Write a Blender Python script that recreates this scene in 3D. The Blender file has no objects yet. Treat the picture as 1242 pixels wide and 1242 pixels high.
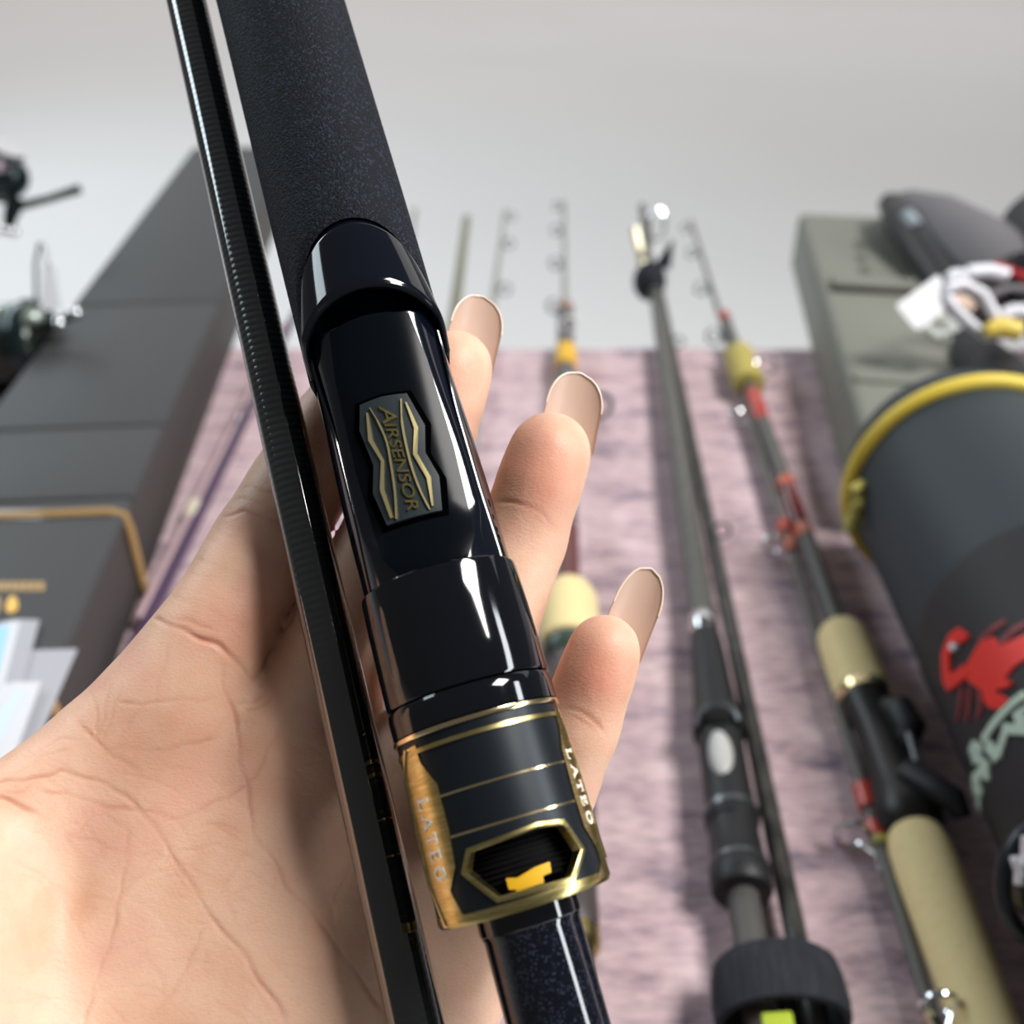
import bpy, bmesh, math, random
import numpy as np
from mathutils import Vector, Matrix
from mathutils.geometry import delaunay_2d_cdt
random.seed(7); np.random.seed(7)
S = bpy.context.scene
COL = S.collection

# ------------------------------------------------------------------ camera, world, lights, exposure
F = 1243.0                      # focal length in pixels of a 1242 px frame
TABLE = 0.75                    # table top height
CAMH = 0.31                     # camera above the table
PITCH = math.radians(32.4)
cam_d = bpy.data.cameras.new('camera')
cam_d.sensor_width = 36; cam_d.lens = 36 * F / 1242; cam_d.clip_start = 0.01; cam_d.clip_end = 60
cam = bpy.data.objects.new('camera', cam_d); COL.objects.link(cam)
cam.location = (0, 0, TABLE + CAMH)
cam.rotation_euler = (math.pi / 2 - PITCH, 0, 0)
cam_d.dof.use_dof = True; cam_d.dof.focus_distance = 0.159; cam_d.dof.aperture_fstop = 15
S.camera = cam
w = bpy.data.worlds.new('world'); S.world = w; w.use_nodes = True
w.node_tree.nodes['Background'].inputs[0].default_value = (1.0, 0.975, 0.96, 1)
w.node_tree.nodes['Background'].inputs[1].default_value = 0.14
S.view_settings.view_transform = 'Standard'; S.view_settings.look = 'None'
S.view_settings.gamma = 1; S.view_settings.use_curve_mapping = False
S.view_settings.exposure = -0.42

def area_light(name, loc, target, sx, sy, power, color=(1, 1, 1)):
    l = bpy.data.lights.new(name, 'AREA'); l.shape = 'RECTANGLE'; l.size = sx; l.size_y = sy
    l.energy = power; l.color = color
    o = bpy.data.objects.new(name, l); COL.objects.link(o); o.location = loc
    d = Vector(target) - Vector(loc)
    o.rotation_euler = d.to_track_quat('-Z', 'Y').to_euler()
    return o
HAND_PT = (0, 0.12, TABLE + 0.2)
key = area_light('side_key_light', (2.15, -0.40, 1.64), HAND_PT, 0.34, 2.3, 52, (0.93, 0.97, 1.0))  # key light added at the right, stretched along the rod for its highlight
kz = (key.location - Vector(HAND_PT)).normalized(); ky = Vector((0, 0.74, 0.67)); ky = (ky - kz * ky.dot(kz)).normalized()
key.rotation_euler = Matrix((ky.cross(kz), ky, kz)).transposed().to_euler()
area_light('ceiling_panel_light', (1.20, 0.16, 2.74), (0.1, 0.25, 0.8), 0.75, 0.6, 80, (1, 0.975, 0.94))
strip = area_light('ceiling_strip_light', (-2.5, 2.4, 2.55), (0, 0, 0), 0.75, 4.2, 95, (0.80, 0.93, 1.0)); strip.rotation_euler = (0, math.radians(-35), 0)
area_light('floor_fill_light', (0.0, 10.0, 4.4), (0, 10.0, 0), 18, 11, 700, (1, 0.975, 0.965))  # unseen panel added to brighten and even out the far floor

# ------------------------------------------------------------------ helpers
CM = Matrix.Translation((0, 0, TABLE + CAMH)) @ Matrix.Rotation(math.pi / 2 - PITCH, 4, 'X')
CMn = np.array(CM)
def cp(px, py, d): return np.array([(px - 621) / F * d, (621 - py) / F * d, -d])      # point in the camera's frame
def c2w(p): return CM @ Vector(p)
def pw(px, py, d): return c2w(cp(px, py, d))                                             # world point seen at a pixel, depth d
CP, SP = math.cos(PITCH), math.sin(PITCH)
def tb(px, py, h=0.0):                                                                  # world point on the plane h above the table
    d = CM.to_3x3() @ Vector(((px - 621) / F, (621 - py) / F, -1)); t = (h - CAMH) / d.z
    return CM.translation + d * t

def lin(c):
    return tuple(((v / 255) / 12.92 if v / 255 <= 0.04045 else ((v / 255 + 0.055) / 1.055) ** 2.4) for v in c)
def rgb(*c): return lin(c) + (1,)

class Nodes:
    def __init__(s, m): s.t = m.node_tree; s.n = s.t.nodes; s.b = s.n['Principled BSDF']
    def add(s, ty, **kw):
        n = s.n.new(ty)
        for k, v in kw.items():
            if k.startswith('i_'):
                key = k[2:].replace('_', ' ')
                n.inputs[int(key) if key.isdigit() else key].default_value = v
            else: setattr(n, k, v)
        return n
    def link(s, a, b): s.t.links.new(a, b)
    def ramp(s, src, stops):
        r = s.add('ShaderNodeValToRGB'); e = r.color_ramp.elements
        while len(e) < len(stops): e.new(0.5)
        for i, (p, c) in enumerate(stops): e[i].position = p; e[i].color = c
        s.link(src, r.inputs[0]); return r
    def coord(s, scale=(1, 1, 1), out='Object'):
        tc = s.add('ShaderNodeTexCoord'); mp = s.add('ShaderNodeMapping'); mp.inputs['Scale'].default_value = scale
        s.link(tc.outputs[out], mp.inputs[0]); return mp.outputs[0]
    def bump(s, height, strength=0.3, dist=0.001):
        b = s.add('ShaderNodeBump'); b.inputs['Strength'].default_value = strength; b.inputs['Distance'].default_value = dist
        s.link(height, b.inputs['Height']); s.link(b.outputs[0], s.b.inputs['Normal']); return b

MATS = {}
def mat(name, color, rough=0.5, metal=0.0, ior=1.45, coat=0.0, sss=0.0, alpha=1.0, noise=None, flakes=None, bump=None, trans=0.0):
    if name in MATS: return MATS[name]
    m = bpy.data.materials.new(name); m.use_nodes = True; N = Nodes(m); b = N.b
    b.inputs['Base Color'].default_value = color; b.inputs['Roughness'].default_value = rough
    b.inputs['Metallic'].default_value = metal; b.inputs['IOR'].default_value = ior
    b.inputs['Coat Weight'].default_value = coat; b.inputs['Coat Roughness'].default_value = 0.05
    b.inputs['Transmission Weight'].default_value = trans
    b.inputs['Alpha'].default_value = alpha
    if noise:            # (scale, colour2, lo, hi)
        sc, c2, lo, hi = noise
        n = N.add('ShaderNodeTexNoise', i_Scale=1.0, i_Detail=4.0); N.link(N.coord(sc if isinstance(sc, tuple) else (sc,) * 3), n.inputs['Vector'])
        r = N.ramp(n.outputs[0], [(lo, color), (hi, c2)]); N.link(r.outputs[0], b.inputs['Base Color'])
    if flakes:           # (cells per metre, flake colour, share)
        sc, c2, share = flakes
        v = N.add('ShaderNodeTexVoronoi', i_Scale=1.0); N.link(N.coord((sc,) * 3), v.inputs['Vector'])
        sep = N.add('ShaderNodeSeparateColor'); N.link(v.outputs['Color'], sep.inputs[0])
        n2 = N.add('ShaderNodeTexNoise', i_Scale=1.0); N.link(N.coord((120,) * 3), n2.inputs['Vector'])
        ad = N.add('ShaderNodeMath', operation='MULTIPLY_ADD'); N.link(n2.outputs[0], ad.inputs[0]); ad.inputs[1].default_value = 0.25; N.link(sep.outputs[0], ad.inputs[2])
        r = N.ramp(ad.outputs[0], [(1.125 - share * 1.4, color), (min(0.999, 1.16 - share * 0.6), c2)]); N.link(r.outputs[0], b.inputs['Base Color'])
    if bump:             # (scale, strength, distance)
        sc, st, di = bump
        n = N.add('ShaderNodeTexNoise', i_Scale=1.0, i_Detail=3.0); N.link(N.coord(sc if isinstance(sc, tuple) else (sc,) * 3), n.inputs['Vector'])
        N.bump(n.outputs[0], st, di)
    MATS[name] = m; return m

def mesh_obj(name, verts, faces, m, parent=None, smooth=True, angle=None):
    me = bpy.data.meshes.new(name); me.from_pydata([tuple(v) for v in verts], [], [tuple(f) for f in faces]); me.update()
    if smooth: me.shade_smooth()
    if smooth and angle: me.set_sharp_from_angle(angle=math.radians(angle))
    if m: me.materials.append(m)
    o = bpy.data.objects.new(name, me); COL.objects.link(o)
    if parent: o.parent = parent
    return o
def tag(o, label, cat, group=None):
    o['label'] = label; o['category'] = cat
    if group: o['group'] = group
    return o
def struct(o): o['kind'] = 'structure'; return o
def thing(name, label, cat, M=None, group=None):
    o = bpy.data.objects.new(name, None); COL.objects.link(o); o.empty_display_size = 0.02
    if M is not None: o.matrix_world = M
    return tag(o, label, cat, group)

class MB:
    def __init__(s): s.v = []; s.f = []
    def add(s, v, f):
        k = len(s.v); s.v += [tuple(p) for p in v]; s.f += [tuple(i + k for i in q) for q in f]; return s
    def lathe(s, prof, n=32, M=None, close=True, sq=1.0):
        # prof: list of (r, z); sq squashes the local y
        v = []; f = []
        for r, z in prof:
            for i in range(n):
                a = 2 * math.pi * i / n; v.append((r * math.cos(a), r * math.sin(a) * sq, z))
        for j in range(len(prof) - 1):
            for i in range(n):
                i2 = (i + 1) % n; f.append((j * n + i, j * n + i2, (j + 1) * n + i2, (j + 1) * n + i))
        if close:
            f.append(tuple(range(n - 1, -1, -1))); k = (len(prof) - 1) * n; f.append(tuple(range(k, k + n)))
        if M is not None: v = [M @ Vector(p) for p in v]
        return s.add(v, f)
    def tube(s, pts, r, n=10, closed=False):
        pts = [Vector(p) for p in pts]; m = len(pts); rr = r if isinstance(r, (list, tuple)) else [r] * m
        up = None; v = []; f = []
        for i in range(m):
            t = (pts[(i + 1) % m] - pts[i - 1]) if closed else (pts[min(i + 1, m - 1)] - pts[max(i - 1, 0)])
            t.normalize()
            if up is None: up = t.orthogonal()
            up = (up - t * up.dot(t)).normalized(); w_ = t.cross(up)
            for k in range(n):
                a = 2 * math.pi * k / n; v.append(pts[i] + (up * math.cos(a) + w_ * math.sin(a)) * rr[i])
        for i in range(m if closed else m - 1):
            for k in range(n):
                k2 = (k + 1) % n; j = (i + 1) % m
                f.append((i * n + k, i * n + k2, j * n + k2, j * n + k))
        if not closed:
            f.append(tuple(range(n - 1, -1, -1))); f.append(tuple((m - 1) * n + k for k in range(n)))
        return s.add(v, f)
    def box(s, lo, hi, M=None, bev=0.0):
        bm = bmesh.new(); bmesh.ops.create_cube(bm, size=1)
        for p in bm.verts: p.co = Vector([lo[i] + (p.co[i] + 0.5) * (hi[i] - lo[i]) for i in range(3)])
        if bev: bmesh.ops.bevel(bm, geom=bm.edges[:], offset=bev, segments=3, profile=0.5, affect='EDGES')
        bm.verts.index_update(); v = [(M @ p.co) if M is not None else p.co.copy() for p in bm.verts]
        f = [[q.index for q in fa.verts] for fa in bm.faces]; bm.free(); return s.add(v, f)
    def sphere(s, c, r, n=16, sc=(1, 1, 1)):
        prof = [(max(1e-5, math.sin(math.pi * i / n)) * r, -math.cos(math.pi * i / n) * r) for i in range(n + 1)]
        return s.lathe(prof, n * 2, Matrix.Translation(c) @ Matrix.Diagonal((*sc, 1)))
    def build(s, name, m, parent=None, smooth=True, angle=40): return mesh_obj(name, s.v, s.f, m, parent, smooth, angle)

def sheet_data(poly, fn, h0, h1, step):
    """solid of thickness h0..h1 on a surface: poly in 2-D, fn(u, v, h) -> 3-D"""
    P = []
    n = len(poly)
    for i in range(n):                                   # subdivide the outline
        a = Vector(poly[i]); b = Vector(poly[(i + 1) % n]); k = max(1, int((b - a).length / step))
        for j in range(k): P.append(a.lerp(b, j / k))
    nb = len(P); xs = [p.x for p in P]; ys = [p.y for p in P]
    x = min(xs) + step * 0.5
    while x < max(xs):
        y = min(ys) + step * 0.5
        while y < max(ys):
            c = False; j = nb - 1
            for i in range(nb):
                if (ys[i] > y) != (ys[j] > y) and x < (xs[j] - xs[i]) * (y - ys[i]) / (ys[j] - ys[i]) + xs[i]: c = not c
                j = i
            if c: P.append(Vector((x, y)))
            y += step
        x += step
    vs, es, fs, _, _, _ = delaunay_2d_cdt(P, [(i, (i + 1) % nb) for i in range(nb)], [list(range(nb))], 1, 1e-7)
    m = len(vs)
    V = [fn(p.x, p.y, h1) for p in vs] + [fn(p.x, p.y, h0) for p in vs]
    Fc = [list(f) for f in fs] + [[i + m for i in reversed(f)] for f in fs]
    cnt = {}
    for f in fs:
        for i in range(len(f)):
            e = (f[i], f[(i + 1) % len(f)]); cnt[e] = 1
    for (a, b) in cnt:
        if (b, a) not in cnt: Fc.append([b, a, a + m, b + m])
    return V, Fc
def sheet(name, poly, fn, h0, h1, step, m, parent=None):
    V, Fc = sheet_data(poly, fn, h0, h1, step)
    return mesh_obj(name, V, Fc, m, parent, True, 35)
def text_data(body, size, shear=0.0, extrude=0.0001, bold=0.0):
    c = bpy.data.curves.new('lettering', 'FONT'); c.body = body; c.size = size; c.shear = shear; c.extrude = extrude; c.offset = bold
    c.align_x = 'CENTER'; c.align_y = 'CENTER'; c.resolution_u = 4
    o = bpy.data.objects.new('lettering', c); COL.objects.link(o)
    me = bpy.data.meshes.new_from_object(o.evaluated_get(bpy.context.evaluated_depsgraph_get()))
    V = [tuple(v.co) for v in me.vertices]; Fc = [tuple(p.vertices) for p in me.polygons]
    bpy.data.objects.remove(o); bpy.data.curves.remove(c); bpy.data.meshes.remove(me)
    return V, Fc
def frame(p0, p1):
    """matrix with origin p0, local -Z running to p1, local -Y towards the camera"""
    p0 = Vector(p0); p1 = Vector(p1); a = (p1 - p0).normalized(); mid = (p0 + p1) / 2
    ef = CM.translation - mid; ef -= a * ef.dot(a); ef.normalize()
    z = -a; y = -ef; x = y.cross(z)
    M = Matrix((x, y, z)).transposed().to_4x4(); M.translation = p0
    return M
def along(p0, p1, py):
    """distance from p0 along the line p0-p1 at which it is seen on pixel row py"""
    I = CM.inverted(); a = I @ Vector(p0); b = I @ Vector(p1); k = (621 - py) / F
    t = (a.y + k * a.z) / ((a.y + k * a.z) - (b.y + k * b.z)); return t * (Vector(p1) - Vector(p0)).length
def depth_at(p): return -(CM.inverted() @ Vector(p)).z

# ------------------------------------------------------------------ materials
BLACKGLOSS = mat('black_gloss_lacquer', (0.0022, 0.003, 0.0055, 1), 0.07, ior=1.58, flakes=(3800, (0.06, 0.08, 0.12, 1), 0.012))
BLUEFLAKE = mat('blue_flake_lacquer', (0.002, 0.0035, 0.008, 1), 0.08, ior=1.58, flakes=(4200, (0.02, 0.042, 0.085, 1), 0.075))
PURPLEFLAKE = mat('violet_flake_lacquer', (0.0025, 0.0032, 0.007, 1), 0.07, ior=1.58, flakes=(4500, (0.022, 0.028, 0.05, 1), 0.13))
BEDMAT = mat('satin_black_bed', (0.0028, 0.004, 0.006, 1), 0.16, ior=1.17, flakes=(3800, (0.05, 0.065, 0.09, 1), 0.02))
EVA = mat('eva_foam', (0.003, 0.0045, 0.009, 1), 0.7, ior=1.3, flakes=(3200, (0.016, 0.024, 0.038, 1), 0.14), bump=(2600, 0.8, 0.0004))
SATIN = mat('satin_graphite', (0.010, 0.014, 0.019, 1), 0.34, 0.35, bump=(9000, 0.05, 0.0002))
GOLD = mat('brushed_gold', (0.45, 0.36, 0.12, 1), 0.28, 1.0, noise=((300, 300, 2500), (0.64, 0.54, 0.25, 1), 0.35, 0.65))
PALEGOLD = mat('polished_gold', (0.86, 0.72, 0.42, 1), 0.18, 1.0)
PLATE = mat('slate_plate', (0.018, 0.026, 0.031, 1), 0.42)
DARKVOID = mat('dark_thread', (0.004, 0.004, 0.005, 1), 0.5)
YELLOW = mat('yellow_plastic', (0.75, 0.42, 0.02, 1), 0.35)

def blank_material():
    m = bpy.data.materials.new('ribbed_carbon_blank'); m.use_nodes = True; N = Nodes(m); b = N.b
    b.inputs['Base Color'].default_value = (0.004, 0.006, 0.008, 1); b.inputs['Roughness'].default_value = 0.13; b.inputs['IOR'].default_value = 1.5
    wv = N.add('ShaderNodeTexWave', wave_type='BANDS', bands_direction='Z', i_Scale=1.0, i_Distortion=0.3, i_Detail=1.0)
    wv.inputs['Detail Scale'].default_value = 0.6
    N.link(N.coord((300, 300, 260)), wv.inputs['Vector'])
    r = N.ramp(wv.outputs[0], [(0.25, (0.003, 0.0045, 0.005, 1)), (0.75, (0.024, 0.034, 0.037, 1))]); N.link(r.outputs[0], b.inputs['Base Color'])  # pale rib tone carries the hall's reflection in its colour
    b.inputs['Specular IOR Level'].default_value = 0.25
    tc = N.add('ShaderNodeTexCoord'); sx_ = N.add('ShaderNodeSeparateXYZ'); N.link(tc.outputs['Object'], sx_.inputs[0])
    mr = N.add('ShaderNodeMapRange'); mr.inputs[1].default_value = -0.135; mr.inputs[2].default_value = -0.07; N.link(sx_.outputs[2], mr.inputs[0])
    mx = N.add('ShaderNodeMix', data_type='RGBA'); N.link(mr.outputs[0], mx.inputs[0]); mx.inputs[6].default_value = (0.007, 0.0085, 0.0085, 1); N.link(r.outputs[0], mx.inputs[7]); N.link(mx.outputs[2], b.inputs['Base Color'])
    bp = N.bump(wv.outputs[0], 0.14, 0.0005)
    b.inputs['Coat Weight'].default_value = 1.0; b.inputs['Coat Roughness'].default_value = 0.03; b.inputs['Coat IOR'].default_value = 1.85
    return m
RIBBED = blank_material()

# ------------------------------------------------------------------ setting: floor, wall, table, cloth
def floor_material():
    m = bpy.data.materials.new('pale_floor'); m.use_nodes = True; N = Nodes(m)
    n = N.add('ShaderNodeTexNoise', i_Scale=0.6, i_Detail=3.0); N.link(N.coord(), n.inputs['Vector'])
    r = N.ramp(n.outputs[0], [(0.3, (0.80, 0.785, 0.78, 1)), (0.7, (0.83, 0.82, 0.815, 1))]); N.link(r.outputs[0], N.b.inputs['Base Color'])
    N.b.inputs['Roughness'].default_value = 0.6; return m
fl = MB().box((-10, -4, -0.05), (10, 18, 0)).build('floor', floor_material(), None, False); struct(fl)
wl = MB().box((-10, 18, -0.05), (10, 18.1, 4.6)).build('wall_back', mat('white_wall', (0.78, 0.77, 0.75, 1), 0.8), None, False); struct(wl)

tm = thing('display_table', 'white display table carrying the mauve cloth, rods and cases', 'table', Matrix.Translation((0, 0, 0)))
TW = mat('white_laminate', (0.7, 0.69, 0.68, 1), 0.4)
MB().box((-0.75, 0.14, TABLE - 0.032), (0.75, 0.722, TABLE - 0.002), bev=0.002).build('table_top', TW, tm, True)
for x in (-0.7, 0.7):
    for y in (0.19, 0.67):
        MB().box((x - 0.02, y - 0.02, 0.0), (x + 0.02, y + 0.02, TABLE - 0.03), bev=0.003).build('leg', TW, tm, True)
def cloth_material():
    m = bpy.data.materials.new('mauve_woven_cloth'); m.use_nodes = True; N = Nodes(m)
    n = N.add('ShaderNodeTexNoise', i_Scale=1.0, i_Detail=5.0, i_Roughness=0.62); N.link(N.coord((28, 70, 1)), n.inputs['Vector'])
    r = N.ramp(n.outputs[0], [(0.30, rgb(128, 116, 130)), (0.46, rgb(196, 172, 178)), (0.72, rgb(220, 198, 200))])
    n3 = N.add('ShaderNodeTexNoise', i_Scale=1.0, i_Detail=3.0); N.link(N.coord((120, 420, 1)), n3.inputs['Vector'])
    r3 = N.ramp(n3.outputs[0], [(0.3, (0.72, 0.72, 0.75, 1)), (0.62, (1.08, 1.06, 1.06, 1))])
    mx = N.add('ShaderNodeMix', data_type='RGBA', blend_type='MULTIPLY'); mx.inputs[0].default_value = 1
    N.link(r.outputs[0], mx.inputs[6]); N.link(r3.outputs[0], mx.inputs[7]); N.link(mx.outputs[2], N.b.inputs['Base Color'])
    N.b.inputs['Roughness'].default_value = 0.95
    N.bump(n3.outputs[0], 0.5, 0.0015); return m
gx, gy = 60, 34
V = []; Fc = []
for j in range(gy + 1):
    for i in range(gx + 1):
        x = -0.74 + 1.48 * i / gx; y = 0.15 + 0.566 * j / gy
        V.append((x, y, TABLE + 0.0006 + 0.0006 * math.sin(x * 40 + y * 9) * math.sin(y * 33)))
for j in range(gy):
    for i in range(gx): a = j * (gx + 1) + i; Fc.append((a, a + 1, a + gx + 2, a + gx + 1))
cl = mesh_obj('tablecloth', V, Fc, cloth_material()); tag(cl, 'mauve pink mottled woven cloth spread under the rods', 'cloth')

# ------------------------------------------------------------------ the rod in the hand
A_, B_ = pw(340, 0, 0.185), pw(677, 1242, 0.135)
RM = frame(A_, B_)
rod = thing('fishing_rod', 'glossy black rod section with foam grip and gold trimmed reel seat, held across the palm', 'fishing rod', RM)
mm = 0.001
def cyl(s, th, r):                       # s mm down the rod, th degrees (0 faces the camera), r mm
    a = math.radians(th); return (r * math.sin(a) * mm, -r * math.cos(a) * mm, -s * mm)
def grid_surface(name, s0, s1, rf, ns, th0, th1, nt, m, parent, wrap=False, keep=None, angle=40):
    """surface r = rf(s, th); s0 and s1 may be functions of th"""
    V = []; Fc = []
    for j in range(ns + 1):
        for i in range(nt + (0 if wrap else 1)):
            th = th0 + (th1 - th0) * i / nt
            a = s0(th) if callable(s0) else s0; b = s1(th) if callable(s1) else s1
            s = a + (b - a) * j / ns; V.append(cyl(s, th, rf(s, th)))
    w_ = nt if wrap else nt + 1
    for j in range(ns):
        for i in range(nt):
            i2 = (i + 1) % w_
            if keep:
                th = th0 + (th1 - th0) * (i + .5) / nt
                a = s0(th) if callable(s0) else s0; b = s1(th) if callable(s1) else s1
                if not keep(a + (b - a) * (j + .5) / ns, th): continue
            Fc.append((j * w_ + i, (j + 1) * w_ + i, (j + 1) * w_ + i2, j * w_ + i2))
    return mesh_obj(name, V, Fc, m, parent, True, angle)
def wrapd(th): return (th + 180) % 360 - 180
def smooth(a, b, x): t = min(1, max(0, (x - a) / (b - a))); return t * t * (3 - 2 * t)

# foam grip, cut to an arch where the hood begins
def s_top(th):
    u = min(abs(wrapd(th) - 6), 84) / 50; return 54.9 + 4.3 * u * u + 1.35 * u ** 4
grip_r = lambda s, th: 11.15 + 0.25 * smooth(0, 60, s) - 0.5 * smooth(s_top(th) - 0.8, s_top(th), s)
grid_surface('grip', -230, s_top, grip_r, 160, -180, 180, 120, EVA, rod, True)
MB().lathe([(0.1 * mm, 0), (9 * mm, 0), (11.6 * mm, -2 * mm), (11.6 * mm, -9 * mm), (11.1 * mm, -10 * mm)], 40, Matrix.Translation((0, 0, 240 * mm))).build('butt_cap', BLACKGLOSS, rod)

# reel seat body: round back, clipped front bed with shoulders
def bed_r(th, h):
    t = math.radians(wrapd(th)); c = math.cos(t)
    if c <= 0.15: return 99
    r = h / c
    for _ in range(8): r = (h - (r * math.sin(t)) ** 2 / 34) / c
    return r if r > 0 else 99
def body_r(s, th):
    r0 = 11.2 - 0.5 * smooth(66, 74, s) * (1 - smooth(76, 100, s))
    h = 9.3 - 2.6 * (1 - smooth(70.2, 71.6, s)) + 1.5 * smooth(103.0, 112.0, s)
    # front bed
    b = bed_r(th, h)
    k = 0.35; q = min(1, max(0, 0.5 + 0.5 * (b - r0) / k)); r = b * (1 - q) + r0 * q - k * q * (1 - q)
    return min(r, 11.6)
grid_surface('reel_seat_body', 52, 113.2, body_r, 150, -180, 180, 240, BLUEFLAKE, rod, True, angle=50)
# matte centre strip of the bed
def bedsurf(s, t, h): return (t * mm, -(9.3 + 1.5 * smooth(103, 112, s) - t * t / 34 + h) * mm, -s * mm)
strip = [(72.0, -6.0), (71.4, -3), (71.2, 0), (71.4, 3.4), (72.0, 6.4), (80, 7.2), (95, 7.4), (109, 6.8), (112.2, 5), (112.4, 0), (112.2, -5), (109, -6.8), (95, -7.4), (80, -7.0)]
sheet('foot_bed', strip, bedsurf, -0.3, 0.12, 0.9, BEDMAT, rod)
# hood: shell with an open mouth
def s_mouth(th):
    u = abs(wrapd(th) - 2) / 45; return 68.0 + 2.5 * u * u + 0.1 * u ** 4
def hood_r(s, th):
    t0, t1 = s_top(th) + 0.15, s_mouth(th); v = min(1, max(0, (s - t0) / max(0.4, t1 - t0)))
    side = 1 - smooth(55, 82, abs(wrapd(th) - 3))
    return 11.25 + side * (1.75 * v ** 0.8) + 0.2 * (1 - side) - 0.7 * max(0, 1 - v * 9) - 0.25 * max(0, v * 14 - 13)
hd = grid_surface('fore_hood', lambda t: min(s_top(t) + 0.15, s_mouth(t) - 0.3), s_mouth, hood_r, 44, -76, 82, 150, BLUEFLAKE, rod)
grid_surface('hood_lining', lambda t: 58, s_mouth, lambda s, th: hood_r(s, th) - 0.9 - 0.5 * smooth(0, 8, s_mouth(th) - s), 20, -72, 78, 100, DARKVOID, rod)
rim = [];
for i in range(61):
    th = -75 + 156 * i / 60; rim.append(cyl(s_mouth(th) + 0.05, th, hood_r(s_mouth(th), th) - 0.42))
MB().tube(rim, 0.5 * mm, 8).build('hood_lip', BLACKGLOSS, hd)

# shoulder rails that catch the light
for sg, t0 in ((1, 56), (-1, -54)):
    pts = [cyl(s, t0 + sg * (10 - 8 * smooth(74, 90, s) + 3 * smooth(100, 113, s)), body_r(s, t0) * 0.0 + 11.05) for s in [74 + 39 * i / 30 for i in range(31)]]
    MB().tube(pts, 0.32 * mm, 8).build('shoulder_rail', BLACKGLOSS, rod)

# name plate with gilt lines and lettering
plate_poly = [(85.5, -4.3), (85.3, -0.8), (85.7, 2.8), (91.2, 4.1), (95.4, 3.1), (99.4, 4.1), (104.6, 3.2), (104.5, -4.9), (99.2, -5.7), (95.2, -4.6), (89.4, -5.3)]
plate = sheet('name_plate', plate_poly, bedsurf, 0.0, 0.95, 0.8, PLATE, rod)
recess = [((p[0] - 95) * 1.075 + 95, (p[1] + 0.8) * 1.2 - 0.8) for p in plate_poly]
sheet('plate_recess_shade', recess, bedsurf, -0.2, 0.2, 0.8, mat('recess_shade_black', (0.0008, 0.0008, 0.001, 1), 0.9, ior=1.03), rod)  # black sheet painted in as the shade of a recess round the plate
def stroke2(name, pts, wid, fn, h0, h1, m, parent):
    L = []; R = []
    for i, p in enumerate(pts):
        a = Vector(pts[max(0, i - 1)]); b = Vector(pts[min(len(pts) - 1, i + 1)]); d = (b - a).normalized(); n = Vector((-d.y, d.x))
        wd = wid[i] if isinstance(wid, (list, tuple)) else wid
        L.append(Vector(p) + n * wd / 2); R.append(Vector(p) - n * wd / 2)
    mb = MB(); V = []; Fc = []
    for l, r in zip(L, R): V += [fn(l.x, l.y, h1), fn(r.x, r.y, h1), fn(r.x, r.y, h0), fn(l.x, l.y, h0)]
    n = len(L)
    for i in range(n - 1):
        k = i * 4
        for q in range(4): Fc.append((k + q, k + (q + 1) % 4, k + 4 + (q + 1) % 4, k + 4 + q))
    Fc.append((3, 2, 1, 0)); k = (n - 1) * 4; Fc.append((k, k + 1, k + 2, k + 3))
    return mesh_obj(name, V, Fc, m, parent, False)
PLGOLD = mat('pale_gilt', (0.72, 0.60, 0.30, 1), 0.3, 0.8)
# pixel tracing of the plate's lines turned into rod coordinates: the bed is met as a cylinder of 10.3 mm
Ainv = RM.inverted(); camL = Ainv @ CM.translation
def hit(px, py, r):
    d = (Ainv.to_3x3() @ (CM.to_3x3() @ Vector(((px - 621) / F, (621 - py) / F, -1)))); r *= mm
    qa = d.x ** 2 + d.y ** 2; qb = 2 * (d.x * camL.x + d.y * camL.y); qc = camL.x ** 2 + camL.y ** 2 - r * r
    t = (-qb - math.sqrt(max(0, qb * qb - 4 * qa * qc))) / (2 * qa); p = camL + d * t
    return -p.z / mm, math.degrees(math.atan2(p.x, -p.y))
def hitplane(px, py, h=10.0):
    d = (Ainv.to_3x3() @ (CM.to_3x3() @ Vector(((px - 621) / F, (621 - py) / F, -1)))); t = (-h * mm - camL.y) / d.y; p = camL + d * t
    return -p.z / mm, p.x / mm
zp = lambda x, y: hitplane(430 + x / 6.208, 460 + y / 6.208)
for pts, wd in (([(115, 220), (180, 330), (245, 480), (275, 640), (305, 850), (315, 1055)], [.14, .26, .3, .3, .28, .2]),
                ([(352, 155), (360, 330), (395, 520), (440, 690), (500, 850), (570, 990)], [.22, .34, .34, .3, .26, .12]),
                ([(95, 255), (118, 455), (212, 618), (206, 830), (280, 1045)], [.25, .62, .45, .62, .42]),
                ([(388, 180), (465, 370), (458, 570), (560, 745), (590, 960)], [.25, .62, .6, .64, .25])):
    P = [zp(*p) for p in pts]
    if len(pts) == 6:                                   # smooth the long curved lines
        Q = []
        for i in range(len(P) - 1):
            for k in range(4):
                t = k / 4; p0 = P[max(0, i - 1)]; p1 = P[i]; p2 = P[i + 1]; p3 = P[min(len(P) - 1, i + 2)]
                Q.append(tuple(0.5 * (2 * p1[j] + (p2[j] - p0[j]) * t + (2 * p0[j] - 5 * p1[j] + 4 * p2[j] - p3[j]) * t * t + (3 * p1[j] - p0[j] - 3 * p2[j] + p3[j]) * t ** 3) for j in (0, 1)))
        Q.append(P[-1]); ww = [wd[min(5, i // 4)] for i in range(len(Q))]; P = Q; wd = ww
    stroke2('gilt_line', P, wd, bedsurf, 0.9, 1.28, PLGOLD, plate)
tv, tf = text_data('IRSENSOR', 2.75, 0.22, 0.12, 0.03)
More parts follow.
